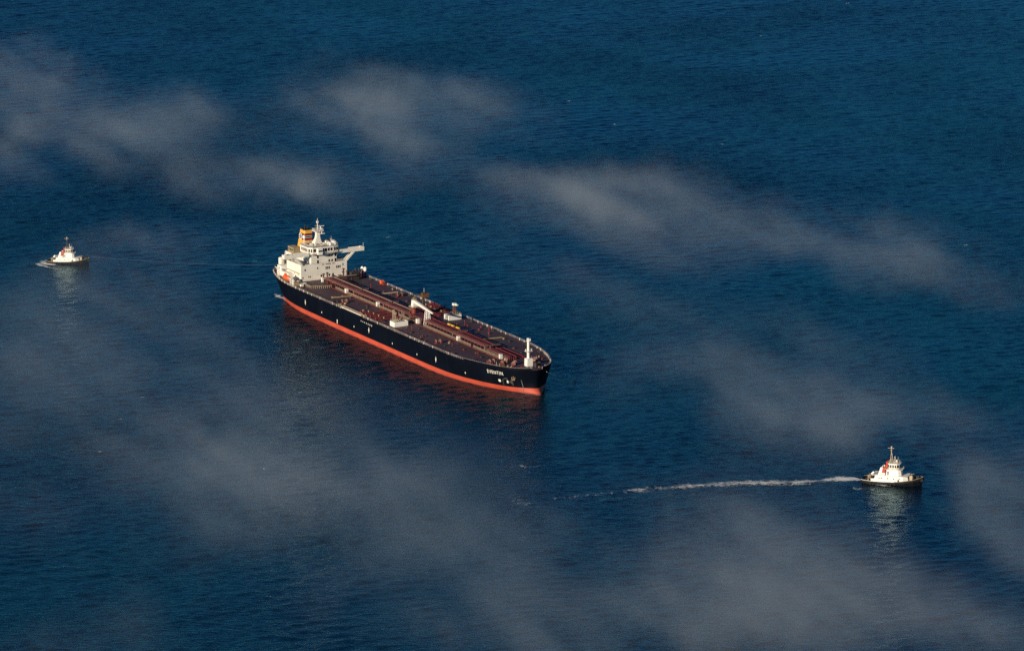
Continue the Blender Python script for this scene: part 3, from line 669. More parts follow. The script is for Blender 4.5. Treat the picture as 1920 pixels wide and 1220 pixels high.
# port side hose rails near the manifold
for y in (10.2, 21.8):
    b = MB(); b.rail([(-22, y, DZ + .3), (9, y, DZ + .3)], 2.3, 1.5, .22, 1); b.build('hose_rail', 'pipe_maroon', T)
b = MB(); b.rail([(-22, -9.5, DZ + .3), (8, -9.5, DZ + .3)], 1.3, 1.5, .18, 1); b.build('hose_rail', 'pipe_maroon', T)
# accommodation ladder stowed along the starboard edge
b = MB(); b.bar((-39, -24.0, DZ + 1.0), (-16, -24.0, DZ + 1.0), 1.0, .5); b.build('accommodation_ladder', 'rail_white', T)
MB().rail([(-39, -23.4, DZ + .3), (-16, -23.4, DZ + .3)], 1.6, 1.1, .16, 2).build('ladder_rail', 'rail_cream', T)
MB().tube((-41, -22.2, DZ + .9), (-16, -22.2, DZ + .9), .32, n=8).build('edge_pipe', 'pipe_maroon', T)
for x in (-45, -41, -14.5): MB().box(x, x + 1.4, -23.8, -22.2, DZ + .2, DZ + 1.6).build('ladder_winch', 'rail_cream', T)
# tall vent posts, orange gear on the port rail
for x, y, h in ((59.3, 13.9, 6.0), (-48, 14, 2.6), (26, -15, 1.8), (70, -14, 1.8), (95, -12, 1.8), (44, -18, 1.3), (-75, 12, 2.5), (30, 15, 2.6)):
    b = MB(); b.tube((x, y, DZ), (x, y, DZ + h), .24, n=8); b.lathe([(.2, DZ + h), (.5, DZ + h + .1), (.45, DZ + h + .5), (.05, DZ + h + .7)], x, y, 8); b.build('tank_vent', 'crane_red' if h > 5 else 'pipe_maroon', T)
b = MB(); b.box(-85.0, -83.2, 22.6, 24.3, DZ + .2, DZ + 2.2); b.build('life_raft_locker', 'lifeboat_orange', T)
b = MB(); b.box(-80.5, -79.0, 21.8, 23.6, DZ + .2, DZ + 2.0); b.build('deck_locker', 'pipe_maroon', T)
for x in np.arange(-74, 118, 5.3):   # tank hatches, valves, small stuff on deck, each its own part
    for s in (-1, 1):
        if random.random() < .25: continue
        y = s * random.uniform(9, min(22, deck_hb(x) - 2.5)); r = random.uniform(.35, .75); xx = x + random.uniform(-1.5, 1.5)
        if 6 < xx < 20 or -24 < xx < 5: continue
        MB().lathe([(r, DZ + .1), (r, DZ + .85), (r * 1.15, DZ + .9), (r * 1.1, DZ + 1.05), (.05, DZ + 1.15)], xx, y, 9).build('tank_hatch', random.choice(['deck_patch', 'pipe_maroon', 'dark_steel', 'olive_tan']), T)
# bollards and fairleads along the edges
for x in (-95, -55, -48, 24, 48, 86, 104):
    for s in (-1, 1):
        y = s * (deck_hb(x) - 2.6); b = MB()
        for dx_ in (-.8, .8): b.lathe([(.38, DZ + .1), (.36, DZ + 1.0), (.48, DZ + 1.05), (.45, DZ + 1.25), (.05, DZ + 1.3)], x + dx_, y, 10)
        b.box(x - 1.4, x + 1.4, y - .5, y + .5, DZ + .05, DZ + .3); b.build('bollard', 'dark_steel', T)
# bow gear
fm = empty('foremast', (0, 0, 0)); fm.parent = T
b = MB().hexa([(126.4, -1.7, DZ + .3), (129.6, -1.7, DZ + .3), (129.6, 1.7, DZ + .3), (126.4, 1.7, DZ + .3)], [(126.5, -1.6, 17.0), (129.5, -1.6, 17.0), (129.5, 1.6, 17.0), (126.5, 1.6, 17.0)]); b.build('mast_house', 'white_paint', fm)
b = MB(); b.tube((127.6, 0, 17.0), (127.6, 0, 26.0), .78, .62, 12); b.build('mast_pole', 'white_paint', fm, smooth=False)
b = MB(); b.lathe([(.6, 25.6), (1.1, 26.0), (1.1, 26.2)], 127.6, 0, 10); b.box(127.0, 127.4, -.6, .6, 26.2, 27.6); b.box(127.9, 128.4, -.3, 1.0, 26.2, 27.4); b.build('mast_head', 'white_paint', fm)
b = MB(); b.box(126.3, 128.9, -1.7, 2.0, 20.6, 20.8); b.build('mast_step', 'rail_white', fm)
for y in (-1.4, 1.3, 1.9): MB().box(127.3, 127.8, y - .22, y + .22, 20.8, 21.9).build('mast_lamp', 'mark_white', fm)
MB().box(126.3, 126.38, -.6, .5, DZ + .4, DZ + 2.4).build('door', 'roof_grey', fm)
def winch(x, y, rz=0):
    w = empty('mooring_winch', (x, y, DZ + .3), rz); w.parent = T
    b = MB(); b.box(-1.2, 1.2, -1.9, 1.9, 0, .25); b.box(-.9, .9, 1.2, 1.8, .25, 1.7); b.box(-.7, .7, -1.8, -1.5, .25, 1.5); b.build('winch_frame', 'pipe_maroon', w)
    b = MB(); b.tube((0, -1.5, 1.15), (0, 1.2, 1.15), .65, n=12); b.tube((0, -1.6, 1.15), (0, -1.4, 1.15), 1.1, n=12); b.tube((0, 1.0, 1.15), (0, 1.2, 1.15), 1.1, n=12); b.build('winch_drum', 'pipe_tan', w)
for x, y, r in ((118, -9, .3), (118, 9, -.3), (122.5, -5.5, .8), (122.5, 7, -.8), (113, -13.5, .2), (-133, 8, 0), (-137, -6.0, 1.5), (-112.5, 20.5, 0), (60, -17, 0), (-50, -17, 0), (-50, 17, 0)): winch(x, y, r)
b = MB(); b.lathe([(.9, DZ + .2), (.8, 14.0), (1.2, 14.3), (.9, 15.0), (.2, 15.4)], 131.8, 2.0, 12); b.build('windlass', 'dark_steel', T)
b = MB(); b.lathe([(.9, DZ + .2), (.8, 14.0), (1.2, 14.3), (.9, 15.0), (.2, 15.4)], 130.4, 5.0, 12); b.build('windlass', 'dark_steel', T)
for x, y, s_, m in ((112, -6.0, 1.6, 'rail_cream'), (114.5, -8.6, 1.0, 'rail_cream'), (110.5, -15.5, 1.4, 'deck_patch'), (120.2, -11.6, 1.2, 'crane_brown'), (125.0, -8.8, 1.0, 'crane_red'), (129.8, -5.8, 1.0, 'crane_red'), (133.2, -2.0, .9, 'rail_cream'), (133.5, 2.5, .9, 'pipe_tan'), (132, 7, 1, 'pipe_tan'), (124, 2.6, 1.3, 'pipe_maroon'), (127, -10.6, .8, 'rail_cream'), (116, -2, 1.2, 'pipe_maroon'), (119, 2, 1.4, 'pipe_maroon')):
    MB().hexa([(x, y, DZ + .2), (x + s_, y, DZ + .2), (x + s_, y + s_, DZ + .2), (x, y + s_, DZ + .2)], [(x + .1, y + .1, DZ + .3 + s_), (x + s_ - .1, y + .1, DZ + .3 + s_), (x + s_ - .1, y + s_ - .1, DZ + .3 + s_), (x + .1, y + s_ - .1, DZ + .3 + s_)]).build('deck_machinery', m, T)
for k in range(8):
    x = 117 + k * 1.5; y = -(deck_hb(x) - 3.0 - (k % 3))
    MB().tube((x, y, DZ), (x, y, DZ + random.uniform(1.2, 2.4)), .16, n=6).build('standpipe', random.choice(['pipe_maroon', 'rail_cream']), T)

# lifeboat (hangs in its davits, a thing of its own)
def local_to_world(x, y, z):
    c, s = cos(-SHIP_A), sin(-SHIP_A)
    return (-52.916 + c * x - s * y, 2535.54 + s * x + c * y, z)
LB = empty('lifeboat', local_to_world(-111.0, -22.4, 14.2), -SHIP_A)
tag(LB, 'orange enclosed lifeboat hung beside the cream deckhouse on the tanker', 'lifeboat')
def boat_loft(secs, n=12):
    b = MB(); v = []; f = []
    for (x, w, z0, z1) in secs:
        for i in range(n):
            t = 2 * pi * i / n; v.append((x, w * cos(t), (z0 + z1) / 2 + (z1 - z0) / 2 * sin(t)))
    for k in range(len(secs) - 1):
        for i in range(n): f.append((k * n + i, (k + 1) * n + i, (k + 1) * n + (i + 1) % n, k * n + (i + 1) % n))
    f.append(tuple(range(n))); f.append(tuple((len(secs) - 1) * n + i for i in range(n - 1, -1, -1)))
    return b.add(v, f)
boat_loft([(-4.2, .4, .6, 1.9), (-3.6, 1.15, .2, 2.5), (-2, 1.5, 0, 3.0), (0, 1.55, 0, 3.05), (2, 1.45, .05, 2.9), (3.4, 1.0, .3, 2.4), (4.3, .25, .8, 1.9)]).build('boat_hull', 'lifeboat_orange', LB, smooth=True)
MB().hexa([(-2.6, -.7, 2.8), (-1.0, -.7, 2.85), (-1.0, .7, 2.85), (-2.6, .7, 2.8)], [(-2.4, -.5, 3.6), (-1.2, -.5, 3.6), (-1.2, .5, 3.6), (-2.4, .5, 3.6)]).build('steering_cupola', 'lifeboat_orange', LB)
MB().bar((-3.4, -1.5, 1.2), (3.4, -1.42, 1.2), .12, .2).build('rubbing_strake', 'rubber_black', LB)

# ------------------------------------------------------------------ tugs
def make_tug(loc, rz, label, variant):
    t = empty('tugboat', loc, rz)
    tag(t, label, 'tugboat', 'tugboats attending the tanker')
    # x forward, length 30 m, beam 10.5 m
    sec = [(-14.6, 3.4, 1.7), (-13.6, 4.4, 1.7), (-10, 5.1, 1.6), (-4, 5.3, 1.6), (2, 5.3, 1.9), (7, 4.9, 2.5), (11, 3.7, 3.2), (13.6, 2.0, 3.8), (15.0, .35, 4.1)]
    b = MB(); v = []; f = []; n = 4
    for x, w, h in sec:
        row = [(x - (.9 if x > 12 else 0), w * .78, -1.0), (x - (.5 if x > 12 else 0), w * .93, .1), (x, w, h * .6), (x, w * 1.0, h)]
        v += [(p[0], -p[1], p[2]) for p in row[::-1]] + row
    m8 = 8
    for k in range(len(sec) - 1):
        for i in range(7): f.append((k * m8 + i, (k + 1) * m8 + i, (k + 1) * m8 + i + 1, k * m8 + i + 1))
    f.append(tuple(range(m8))); f.append(tuple((len(sec) - 1) * m8 + i for i in range(m8 - 1, -1, -1)))
    b.add(v, f); b.build('hull', 'tug_black', t)
    b = MB(); v = []; f = []
    for x, w, h in sec: v += [(x, -w * .97, h - .75), (x, w * .97, h - .75)]
    for k in range(len(sec) - 1): f.append((2 * k, 2 * k + 2, 2 * k + 3, 2 * k + 1))
    b.add(v, f); b.build('deck', 'tug_deck', t)
    for s in (-1, 1):
        b = MB()
        for (x0, w0, h0), (x1, w1, h1) in zip(sec[:-1], sec[1:]): b.tube((x0, s * (w0 + .12), h0 - .75), (x1, s * (w1 + .12), h1 - .75), .3, n=6)
        b.build('fender', 'rubber_black', t)
        b = MB()
        for (x0, w0, h0), (x1, w1, h1) in list(zip(sec[:-1], sec[1:]))[:4]: b.bar((x0, s * w0, h0 + .06), (x1, s * w1, h1 + .06), .3, .14)
        b.build('gunwale_cap', 'white_paint' if s == -1 and variant == 0 else 'rail_cream', t)
        b = MB()
        for (x0, w0, h0), (x1, w1, h1) in list(zip(sec[:-1], sec[1:]))[4:]: b.bar((x0, s * w0, h0 + .06), (x1, s * w1, h1 + .06), .26, .14)
        b.build('gunwale_cap', 'rail_cream', t)
    b = MB(); b.tube((14.7, -1.6, 2.9), (14.7, 1.6, 2.9), .75, n=10); b.build('bow_fender', 'rubber_black', t)
    # deckhouse: long house with rounded front, stepped at the stern
    dh = MB().prism([(-9.0, -2.9), (-6.8, -3.7), (6.2, -3.7), (8.6, -2.2), (8.6, 2.2), (6.2, 3.7), (-6.8, 3.7), (-9.0, 2.9)], .9, 4.3, [(-7.6, -2.7), (-6.4, -3.6), (5.8, -3.6), (7.9, -2.1), (7.9, 2.1), (5.8, 3.6), (-6.4, 3.6), (-7.6, 2.7)]).build('deckhouse', 'white_paint', t)
    for x in (-4.6, -1.6, 1.4, 4.2):
        MB().tube((x, -3.75, 3.1), (x, -3.6, 3.1), .28, n=10).build('porthole', 'glass_dark', dh)
    MB().box(-6.0, -5.2, -3.78, -3.66, 1.2, 3.1).build('door', 'roof_grey', dh)
    MB().box(-9.3, 8.2, -3.95, 3.95, 4.32, 4.45).build('boat_deck', 'cream_paint', t)
    # bulwark skirt beside the house, white
    MB().bar((-9.5, -4.9, 2.3), (3.6, -5.0, 2.5), .2, 1.3).build('side_bulwark', 'white_paint', t)
    up = MB().prism([(-2.6, -2.9), (3.6, -2.9), (4.9, -1.8), (4.9, 1.8), (3.6, 2.9), (-2.6, 2.9)], 4.45, 7.3, [(-2.2, -2.6), (3.2, -2.6), (4.4, -1.6), (4.4, 1.6), (3.2, 2.6), (-2.2, 2.6)]).build('upper_house', 'white_paint', t)
    MB().box(-2.0, -1.2, -2.98, -2.75, 4.6, 6.4).build('door', 'roof_grey', up)
    MB().prism([(-3.0, -3.1), (4.0, -3.1), (5.4, -1.9), (5.4, 1.9), (4.0, 3.1), (-3.0, 3.1)], 7.31, 7.45).build('wheelhouse_deck', 'cream_paint', t)
    wp = [(-1.6, -1.7), (-.9, -2.3), (2.4, -2.3), (3.5, -1.3), (3.5, 1.3), (2.4, 2.3), (-.9, 2.3), (-1.6, 1.7)]
    wh = MB().prism(wp, 7.45, 10.1, [(x * 1.06, y * 1.06) for x, y in wp]).build('wheelhouse', 'white_paint', t)
    for i in range(8):
        p = wp[i]; q = wp[(i + 1) % 8]; L = sqrt((p[0] - q[0]) ** 2 + (p[1] - q[1]) ** 2); nn = max(1, int(round(L / 1.05)))
        wall_windows((p[0] * 1.035, p[1] * 1.035, 0), (q[0] * 1.035, q[1] * 1.035, 0), nn, 8.3, 9.6, .66, wh)
    MB().prism([(x * 1.2, y * 1.2) for x, y in wp], 10.12, 10.3).build('wheelhouse_roof', 'cream_paint', t)
    MB().rail([(-1.6, -2.2, 10.3), (3.0, -2.2, 10.3), (3.8, 0, 10.3), (3.0, 2.2, 10.3), (-1.6, 2.2, 10.3)], .9, 1.0, .1, 2, closed=True).build('roof_rail', 'rail_cream', t)
    MB().rail([(-2.8, -3.0, 7.45), (4.0, -3.0, 7.45), (5.2, -1.8, 7.45), (5.2, 1.8, 7.45), (4.0, 3.0, 7.45)], .9, 1.2, .09, 2).build('deck_rail', 'rail_cream', t)
    # funnels
    for s in (-1, 1):
        fn = MB().hexa([(-6.4, s * 2.2 - .9, 4.45), (-3.2, s * 2.2 - .9, 4.45), (-3.2, s * 2.2 + .9, 4.45), (-6.4, s * 2.2 + .9, 4.45)], [(-5.2, s * 2.2 - .7, 8.2), (-3.0, s * 2.2 - .7, 8.2), (-3.0, s * 2.2 + .7, 8.2), (-5.2, s * 2.2 + .7, 8.2)]).build('funnel', 'white_paint', t)
        MB().hexa([(-4.6, s * 2.2 - .86, 5.6), (-3.0, s * 2.2 - .86, 5.6), (-3.0, s * 2.2 + .86, 5.6), (-4.6, s * 2.2 + .86, 5.6)], [(-4.1, s * 2.2 - .74, 8.3), (-2.9, s * 2.2 - .74, 8.3), (-2.9, s * 2.2 + .74, 8.3), (-4.1, s * 2.2 + .74, 8.3)]).build('funnel_band', 'tug_red', fn)
        MB().tube((-4.0, s * 2.2, 8.2), (-4.1, s * 2.2, 9.3), .3, n=8).build('exhaust_pipe', 'soot_black', fn)
    MB().box(-2.75, -2.0, -1.7, 1.7, 7.46, 10.9).build('mast_base', 'tug_red', t)
    # mast
    ms = empty('mast', (0, 0, 0)); ms.parent = t
    b = MB(); b.bar((-.9, -.7, 10.3), (-.6, 0, 15.6), .26); b.bar((-.9, .7, 10.3), (-.6, 0, 15.6), .26); b.bar((.5, 0, 10.3), (-.6, 0, 15.6), .24); b.tube((-.6, 0, 15.6), (-.6, 0, 18.2), .2, .1, 6)
    b.build('mast_legs', 'rail_cream' if variant == 0 else 'dark_steel', ms)
    b = MB(); b.box(-1.0, -.2, -.9, .9, 16.4, 16.6); b.box(-2.4, .6, -.12, .12, 17.2, 17.4); b.box(-.9, -.3, -.35, .35, 17.4, 18.3); b.build('crosstree', 'rail_cream', ms)
    b = MB(); b.tube((1.2, 0, 10.3), (1.2, 0, 13.2), .14, n=6); b.bar((1.2, -1.1, 13.3), (1.2, 1.1, 13.3), .24, .28); b.build('radar_scanner', 'white_paint', ms)
    for x, y, h in ((2.6, -1.6, 2.2), (2.4, 1.5, 2.6), (-1.0, -1.9, 1.8)): MB().tube((x, y, 10.3), (x, y, 10.3 + h), .09, n=6).build('antenna', 'rail_cream', ms)
    MB().lathe([(.1, 10.3), (.5, 10.5), (.5, 11.2), (.1, 11.5)], 1.9, 1.0, 10).build('searchlight', 'white_paint', t)
    # winch on the foredeck, capstan aft, tow post
    b = MB(); b.tube((9.6, -1.8, 4.0), (9.6, 1.8, 4.0), .95, n=12); b.box(8.9, 10.3, -2.2, -1.8, 2.6, 4.9); b.box(8.9, 10.3, 1.8, 2.2, 2.6, 4.9); b.build('towing_winch', 'rail_cream', t)
    b = MB(); b.bar((12.2, -1.1, 3.0), (12.2, -1.1, 4.7), .45); b.bar((12.2, 1.1, 3.0), (12.2, 1.1, 4.7), .45); b.bar((12.2, -1.3, 4.5), (12.2, 1.3, 4.5), .4); b.build('towing_staple', 'dark_steel', t)
    b = MB(); b.bar((-11.4, -2.0, 1.0), (-11.4, -2.0, 3.6), .3); b.bar((-11.4, 2.0, 1.0), (-11.4, 2.0, 3.6), .3); b.bar((-11.4, -2.0, 3.5), (-11.4, 2.0, 3.5), .3); b.bar((-11.4, -2, 3.5), (-9.4, -2, 1.2), .22); b.build('stern_gantry', 'rail_cream', t)
    b = MB(); b.lathe([(.6, 1.0), (.45, 1.4), (.45, 2.0), (.65, 2.2), (.1, 2.4)], -9.9, 1.6, 10); b.build('capstan', 'dark_steel', t)
    b = MB(); b.tube((-9.6, -2.6, 4.45), (-8.4, -2.6, 5.7), .5, n=10); b.tube((-5.5, -3.3, 5.2), (-2.8, -3.3, 5.2), .42, n=10); b.build('life_raft_canister', 'white_paint', t)
    b = MB()
    for k in range(6):
        b.tube((-8 + k * 2.0, -5.35, .75), (-7.2 + k * 2.0, -5.4, .75), .5, n=8)
    b.build('tyre_fender', 'rubber_black', t)
    return t
TUG_R = Vector((183.2, 2236.0, 0)); TR_A = radians(-17)
TUG_L = Vector((-258.6, 2733.0, 0)); TL_A = radians(-9)
make_tug(TUG_R, TR_A, 'tugboat with red mast base under way and trailing a long foam wake', 0)
make_tug(TUG_L, TL_A, 'tugboat with dark mast hauling a taut line behind the tanker stern', 1).scale = (.84, .84, .84)

# ------------------------------------------------------------------ towing lines
def rope(name, a, b, sag, r, label, n=36):
    a = Vector(a); b = Vector(b); pts = []
    for k in range(n + 1):
        t = k / n; p = a.lerp(b, t); p.z -= sag * 4 * t * (1 - t); pts.append(p)
    o = MB().path(pts, r, 6).build(name, 'rope_pale' if r > .1 else 'rope_dark'); tag(o, label, 'rope'); return o
bowL = TUG_L + Vector((cos(TL_A) * 12.4, sin(TL_A) * 12.4, 4.4))
stern = Vector(local_to_world(-146.5, 9.5, 13.2))
rope('tow_line', bowL, stern, 2.0, .028, 'pale tow line from the small tug to the tanker stern')
bp = Vector(local_to_world(135.6, 6.5, 10.6))
rope('tow_line', bp, at(1085, 715, -.6), .6, .2, 'pale tow line running from the tanker bow down into the sea')

# ------------------------------------------------------------------ foam (lies on the waves)
mfoam = mat('foam', (0.62, 0.64, 0.64), 0.9, 0.2, 1.5)
def foam_flecks(spots, name, label):
    """spots: (x, y, length, width, angle)"""
    b = MB()
    for x, y, L, Wd, ang in spots:
        n = 9; ca, sa = cos(ang), sin(ang); pts = []
        for k in range(n):
            t = 2 * pi * k / n; r = random.uniform(.45, 1.0)
            u = L / 2 * r * cos(t); w = Wd / 2 * r * sin(t)
            X = x + u * ca - w * sa; Y = y + u * sa + w * ca
            pts.append((X, Y, sea_z(X, Y) + .09))
        c = (x, y, sea_z(x, y) + .16)
        b.add([c] + pts, [(0, 1 + k, 1 + (k + 1) % n) for k in range(n)])
    o = b.build(name, mfoam); tag(o, label, 'foam', kind='stuff'); return o
def foam_material():
    m = bpy.data.materials.new('foam_lace'); m.use_nodes = True; nt = m.node_tree; N = nt.nodes.new; Lk = nt.links.new
    b = nt.nodes['Principled BSDF']; b.inputs['Base Color'].default_value = (.8, .82, .82, 1); b.inputs['Roughness'].default_value = .9
    tc = N('ShaderNodeTexCoord'); mp = N('ShaderNodeMapping'); mp.inputs['Scale'].default_value = (.42, .42, .3); mp.inputs['Rotation'].default_value = (0, 0, -.2); Lk(tc.outputs['Object'], mp.inputs['Vector'])
    n = N('ShaderNodeTexNoise'); n.inputs['Scale'].default_value = 1.0; n.inputs['Detail'].default_value = 8; n.inputs['Roughness'].default_value = .78; n.inputs['Distortion'].default_value = .8
    n3 = N('ShaderNodeTexNoise'); n3.inputs['Scale'].default_value = .09; n3.inputs['Detail'].default_value = 3; Lk(tc.outputs['Object'], n3.inputs['Vector'])
    r3 = N('ShaderNodeMapRange'); r3.inputs[1].default_value = .35; r3.inputs[2].default_value = .65; r3.inputs[3].default_value = -.07; r3.inputs[4].default_value = .07; Lk(n3.outputs['Fac'], r3.inputs[0])
    Lk(mp.outputs[0], n.inputs['Vector'])
    at_ = N('ShaderNodeAttribute'); at_.attribute_name = 'cover'
    ad = N('ShaderNodeMath'); ad.operation = 'ADD'; Lk(n.outputs['Fac'], ad.inputs[0]); Lk(at_.outputs['Fac'], ad.inputs[1])
    ae = N('ShaderNodeMath'); ae.operation = 'ADD'; Lk(ad.outputs[0], ae.inputs[0]); Lk(r3.outputs[0], ae.inputs[1]); ad = ae
    mr = N('ShaderNodeMapRange'); mr.inputs[1].default_value = .95; mr.inputs[2].default_value = 1.12; mr.inputs[4].default_value = .95; Lk(ad.outputs[0], mr.inputs[0])
    Lk(mr.outputs[0], b.inputs['Alpha'])
    return m
mlace = foam_material()
def foam_ribbon(name, label, strips):
    """strips: list of (pixel path with half width in metres and cover) draped on the waves"""
    v = []; f = []; cv = []
    for pts in strips:
        P = [(at(x, y), w, c) for x, y, w, c in pts]; dense = []
        for (p, w0, c0), (q, w1, c1) in zip(P[:-1], P[1:]):
            k = max(2, int((q - p).length / .9))
            for i in range(k): t = i / k; dense.append((p.lerp(q, t), w0 + (w1 - w0) * t, c0 + (c1 - c0) * t))
        dense.append(P[-1]); M = 13; base = len(v)
        for i, (p, w, c) in enumerate(dense):
            d = (dense[min(i + 1, len(dense) - 1)][0] - dense[max(i - 1, 0)][0]).normalized(); nrm = Vector((-d.y, d.x, 0))
            me_ = 1 if 1 < i < len(dense) - 2 else 0
            for j in range(M):
                u = -1 + 2 * j / (M - 1); X = p + nrm * (u * w); v.append((X.x, X.y, sea_z(X.x, X.y) + .12)); cv.append(c * (1 - u * u) * me_)
        for i in range(len(dense) - 1):
            for j in range(M - 1): f.append((base + i * M + j, base + i * M + j + 1, base + (i + 1) * M + j + 1, base + (i + 1) * M + j))
    o = MB().add(v, f).build(name, mlace, smooth=True)
    at_ = o.data.attributes.new('cover', 'FLOAT', 'POINT'); at_.data.foreach_set('value', cv)
    tag(o, label, 'foam', kind='stuff'); return o
foam_ribbon('wake_foam', 'broken white foam trail behind the tug under way', [
    [(1618, 902, 4, .6), (1600, 898, 7, .66), (1575, 898, 8, .6), (1545, 901, 8, .56), (1500, 904, 9, .5), (1460, 905, 11, .56), (1430, 905, 11, .54), (1385, 907, 11, .52), (1345, 908, 11, .54), (1305, 910, 11, .5), (1265, 913, 10, .48), (1230, 916, 10, .46), (1190, 920, 10, .46), (1150, 923, 10, .45), (1100, 929, 9, .42), (1050, 934, 8, .36)],
    [(1618, 902, 2.5, .6), (1600, 898, 3.5, .7), (1560, 899, 3.5, .66), (1520, 902, 3.5, .62), (1480, 904, 4, .52), (1430, 904, 5, .55), (1380, 906, 5, .5), (1330, 908, 5, .54), (1280, 912, 5, .5), (1230, 915, 4.5, .5), (1170, 921, 4, .47), (1120, 926, 4, .43), (1070, 931, 4, .3)],
    [(1612, 903, 2.5, .5), (1635, 906, 2.6, .62), (1660, 910, 2.2, .62), (1678, 913, 1.5, .4)],
    [(1596, 908, 4, .3), (1606, 915, 5, .46), (1630, 919, 5, .46), (1650, 917, 4, .4), (1662, 913, 2, .3)],
    [(1600, 912, 8, .2), (1560, 918, 12, .33), (1500, 920, 12, .32), (1420, 920, 12, .3), (1340, 922, 12, .33), (1260, 926, 12, .36), (1190, 931, 12, .36), (1130, 938, 12, .33), (1060, 944, 10, .25)]])
foam_ribbon('foam_patch', 'scattered white foam flecks left on the water off the tanker bow', [
    [(925, 884, 9, .3), (955, 876, 12, .39), (985, 875, 12, .39), (1010, 874, 9, .4), (1045, 874, 6, .3)],
    [(905, 928, 10, .3), (945, 934, 14, .37), (985, 946, 14, .4), (1015, 950, 9, .3)], [(1030, 935, 3, .3), (1040, 934, 3, .5), (1050, 933, 3, .3)]])
foam_ribbon('wash_foam', 'white propeller wash round the tug at the tanker stern', [
    [(66, 493, 3, .5), (78, 498, 3.5, .64), (90, 501, 3, .55), (104, 504, 2.5, .5), (125, 506, 2.5, .56), (142, 503, 2.5, .4)],
    [(76, 488, 4, .5), (88, 494, 5, .72), (98, 496, 4, .66), (106, 499, 2, .4)],
    [(95, 486, 2, .3), (84, 489, 2.5, .55), (78, 492, 2.5, .5)],
    [(165, 486, 3, .36), (230, 487, 3, .36), (300, 489, 3, .33), (400, 491, 2, .3), (485, 491, 1.6, .44), (498, 491, 1.2, .3)],
    [(230, 476, 4, .3), (290, 471, 5, .36), (340, 475, 4, .3)]])
foam_ribbon('stern_foam', 'pale foam lapping at the tanker hull', [
    [(512, 549, 3, .4), (522, 555, 4, .62), (532, 560, 3, .55), (545, 570, 2, .3)], [(925, 733, 2, .3), (950, 737, 2.5, .5), (975, 739, 2, .42), (1000, 741, 1.5, .3)]])
spots = []
for x, y in ((1589, 7), (1426, 67), (1357, 271), (1808, 460), (1064, 190), (268, 745), (227, 786), (189, 847), (498, 878), (560, 737), (727, 445), (1153, 233)):
    p = at(x, y)
    for i in range(3): spots.append((p.x + random.gauss(0, .8), p.y + random.gauss(0, 1.2), random.uniform(.7, 1.6), random.uniform(.4, .9), random.gauss(0, .3)))
foam_flecks(spots, 'whitecap', 'tiny scattered whitecaps on the open sea')

# ------------------------------------------------------------------ drifting mist (volume grid above the sea)
# centre pixel, half width px, half height px, strength -> patch of a low mist layer standing at its own place over the water
MIST_Z = 95.0
PATCH = [(110, 660, 330, 170, .16), (450, 910, 560, 140, .16), (1000, 1010, 520, 110, .1), (1400, 660, 300, 90, .14), (520, 250, 480, 80, .14), (1500, 1110, 640, 130, .12), (1300, 440, 500, 90, .15), (125, 492, 70, 16, .55), (700, 130, 160, 30, .15),
         (20, 120, 110, 45, .5), (95, 165, 120, 48, .75), (50, 262, 70, 62, .7), (220, 225, 150, 45, .5), (300, 255, 120, 60, .4), (460, 315, 190, 48, .55), (600, 350, 110, 42, .9), (30, 350, 70, 35, .35),
         (640, 185, 150, 40, .45), (750, 185, 190, 45, .95), (790, 255, 110, 55, .45), (900, 225, 110, 35, .25), (730, 335, 150, 30, .2), (1000, 350, 120, 32, .3),
         (1120, 375, 170, 50, .75), (1200, 400, 150, 48, 1.0), (1270, 350, 110, 40, .6), (1250, 470, 140, 45, .5), (1420, 400, 120, 45, .5), (1480, 455, 130, 45, .6), (1650, 470, 130, 45, .7), (1720, 510, 120, 40, .8), (1850, 550, 120, 35, .3),
         (1130, 545, 150, 50, .4), (1230, 590, 180, 40, .25),
         (120, 570, 260, 70, .35), (200, 680, 300, 90, .35), (480, 745, 240, 50, .35), (300, 830, 320, 90, .55), (520, 870, 330, 100, .75), (700, 930, 280, 90, .6), (400, 950, 260, 70, .45), (260, 470, 190, 30, .4), (330, 640, 150, 60, .2),
         (1350, 700, 300, 80, .35), (1460, 770, 130, 70, .65), (1580, 780, 150, 70, .5), (1800, 780, 150, 60, .3), (1480, 890, 120, 70, .35), (1870, 920, 120, 70, .8), (1900, 1010, 90, 60, .6),
         (820, 1030, 260, 70, .45), (1000, 1090, 260, 80, .6), (1060, 1185, 280, 60, 1.2), (1300, 1130, 230, 80, 1.25), (1480, 1050, 260, 70, .7), (1560, 1110, 200, 70, 1.15), (1750, 1130, 200, 60, 1.3), (1880, 1190, 170, 50, 1.1), (1640, 1200, 160, 40, .6), (1350, 1000, 160, 50, .4), (1440, 970, 120, 60, .4), (150, 1190, 220, 60, .4), (730, 1090, 150, 50, .35)]
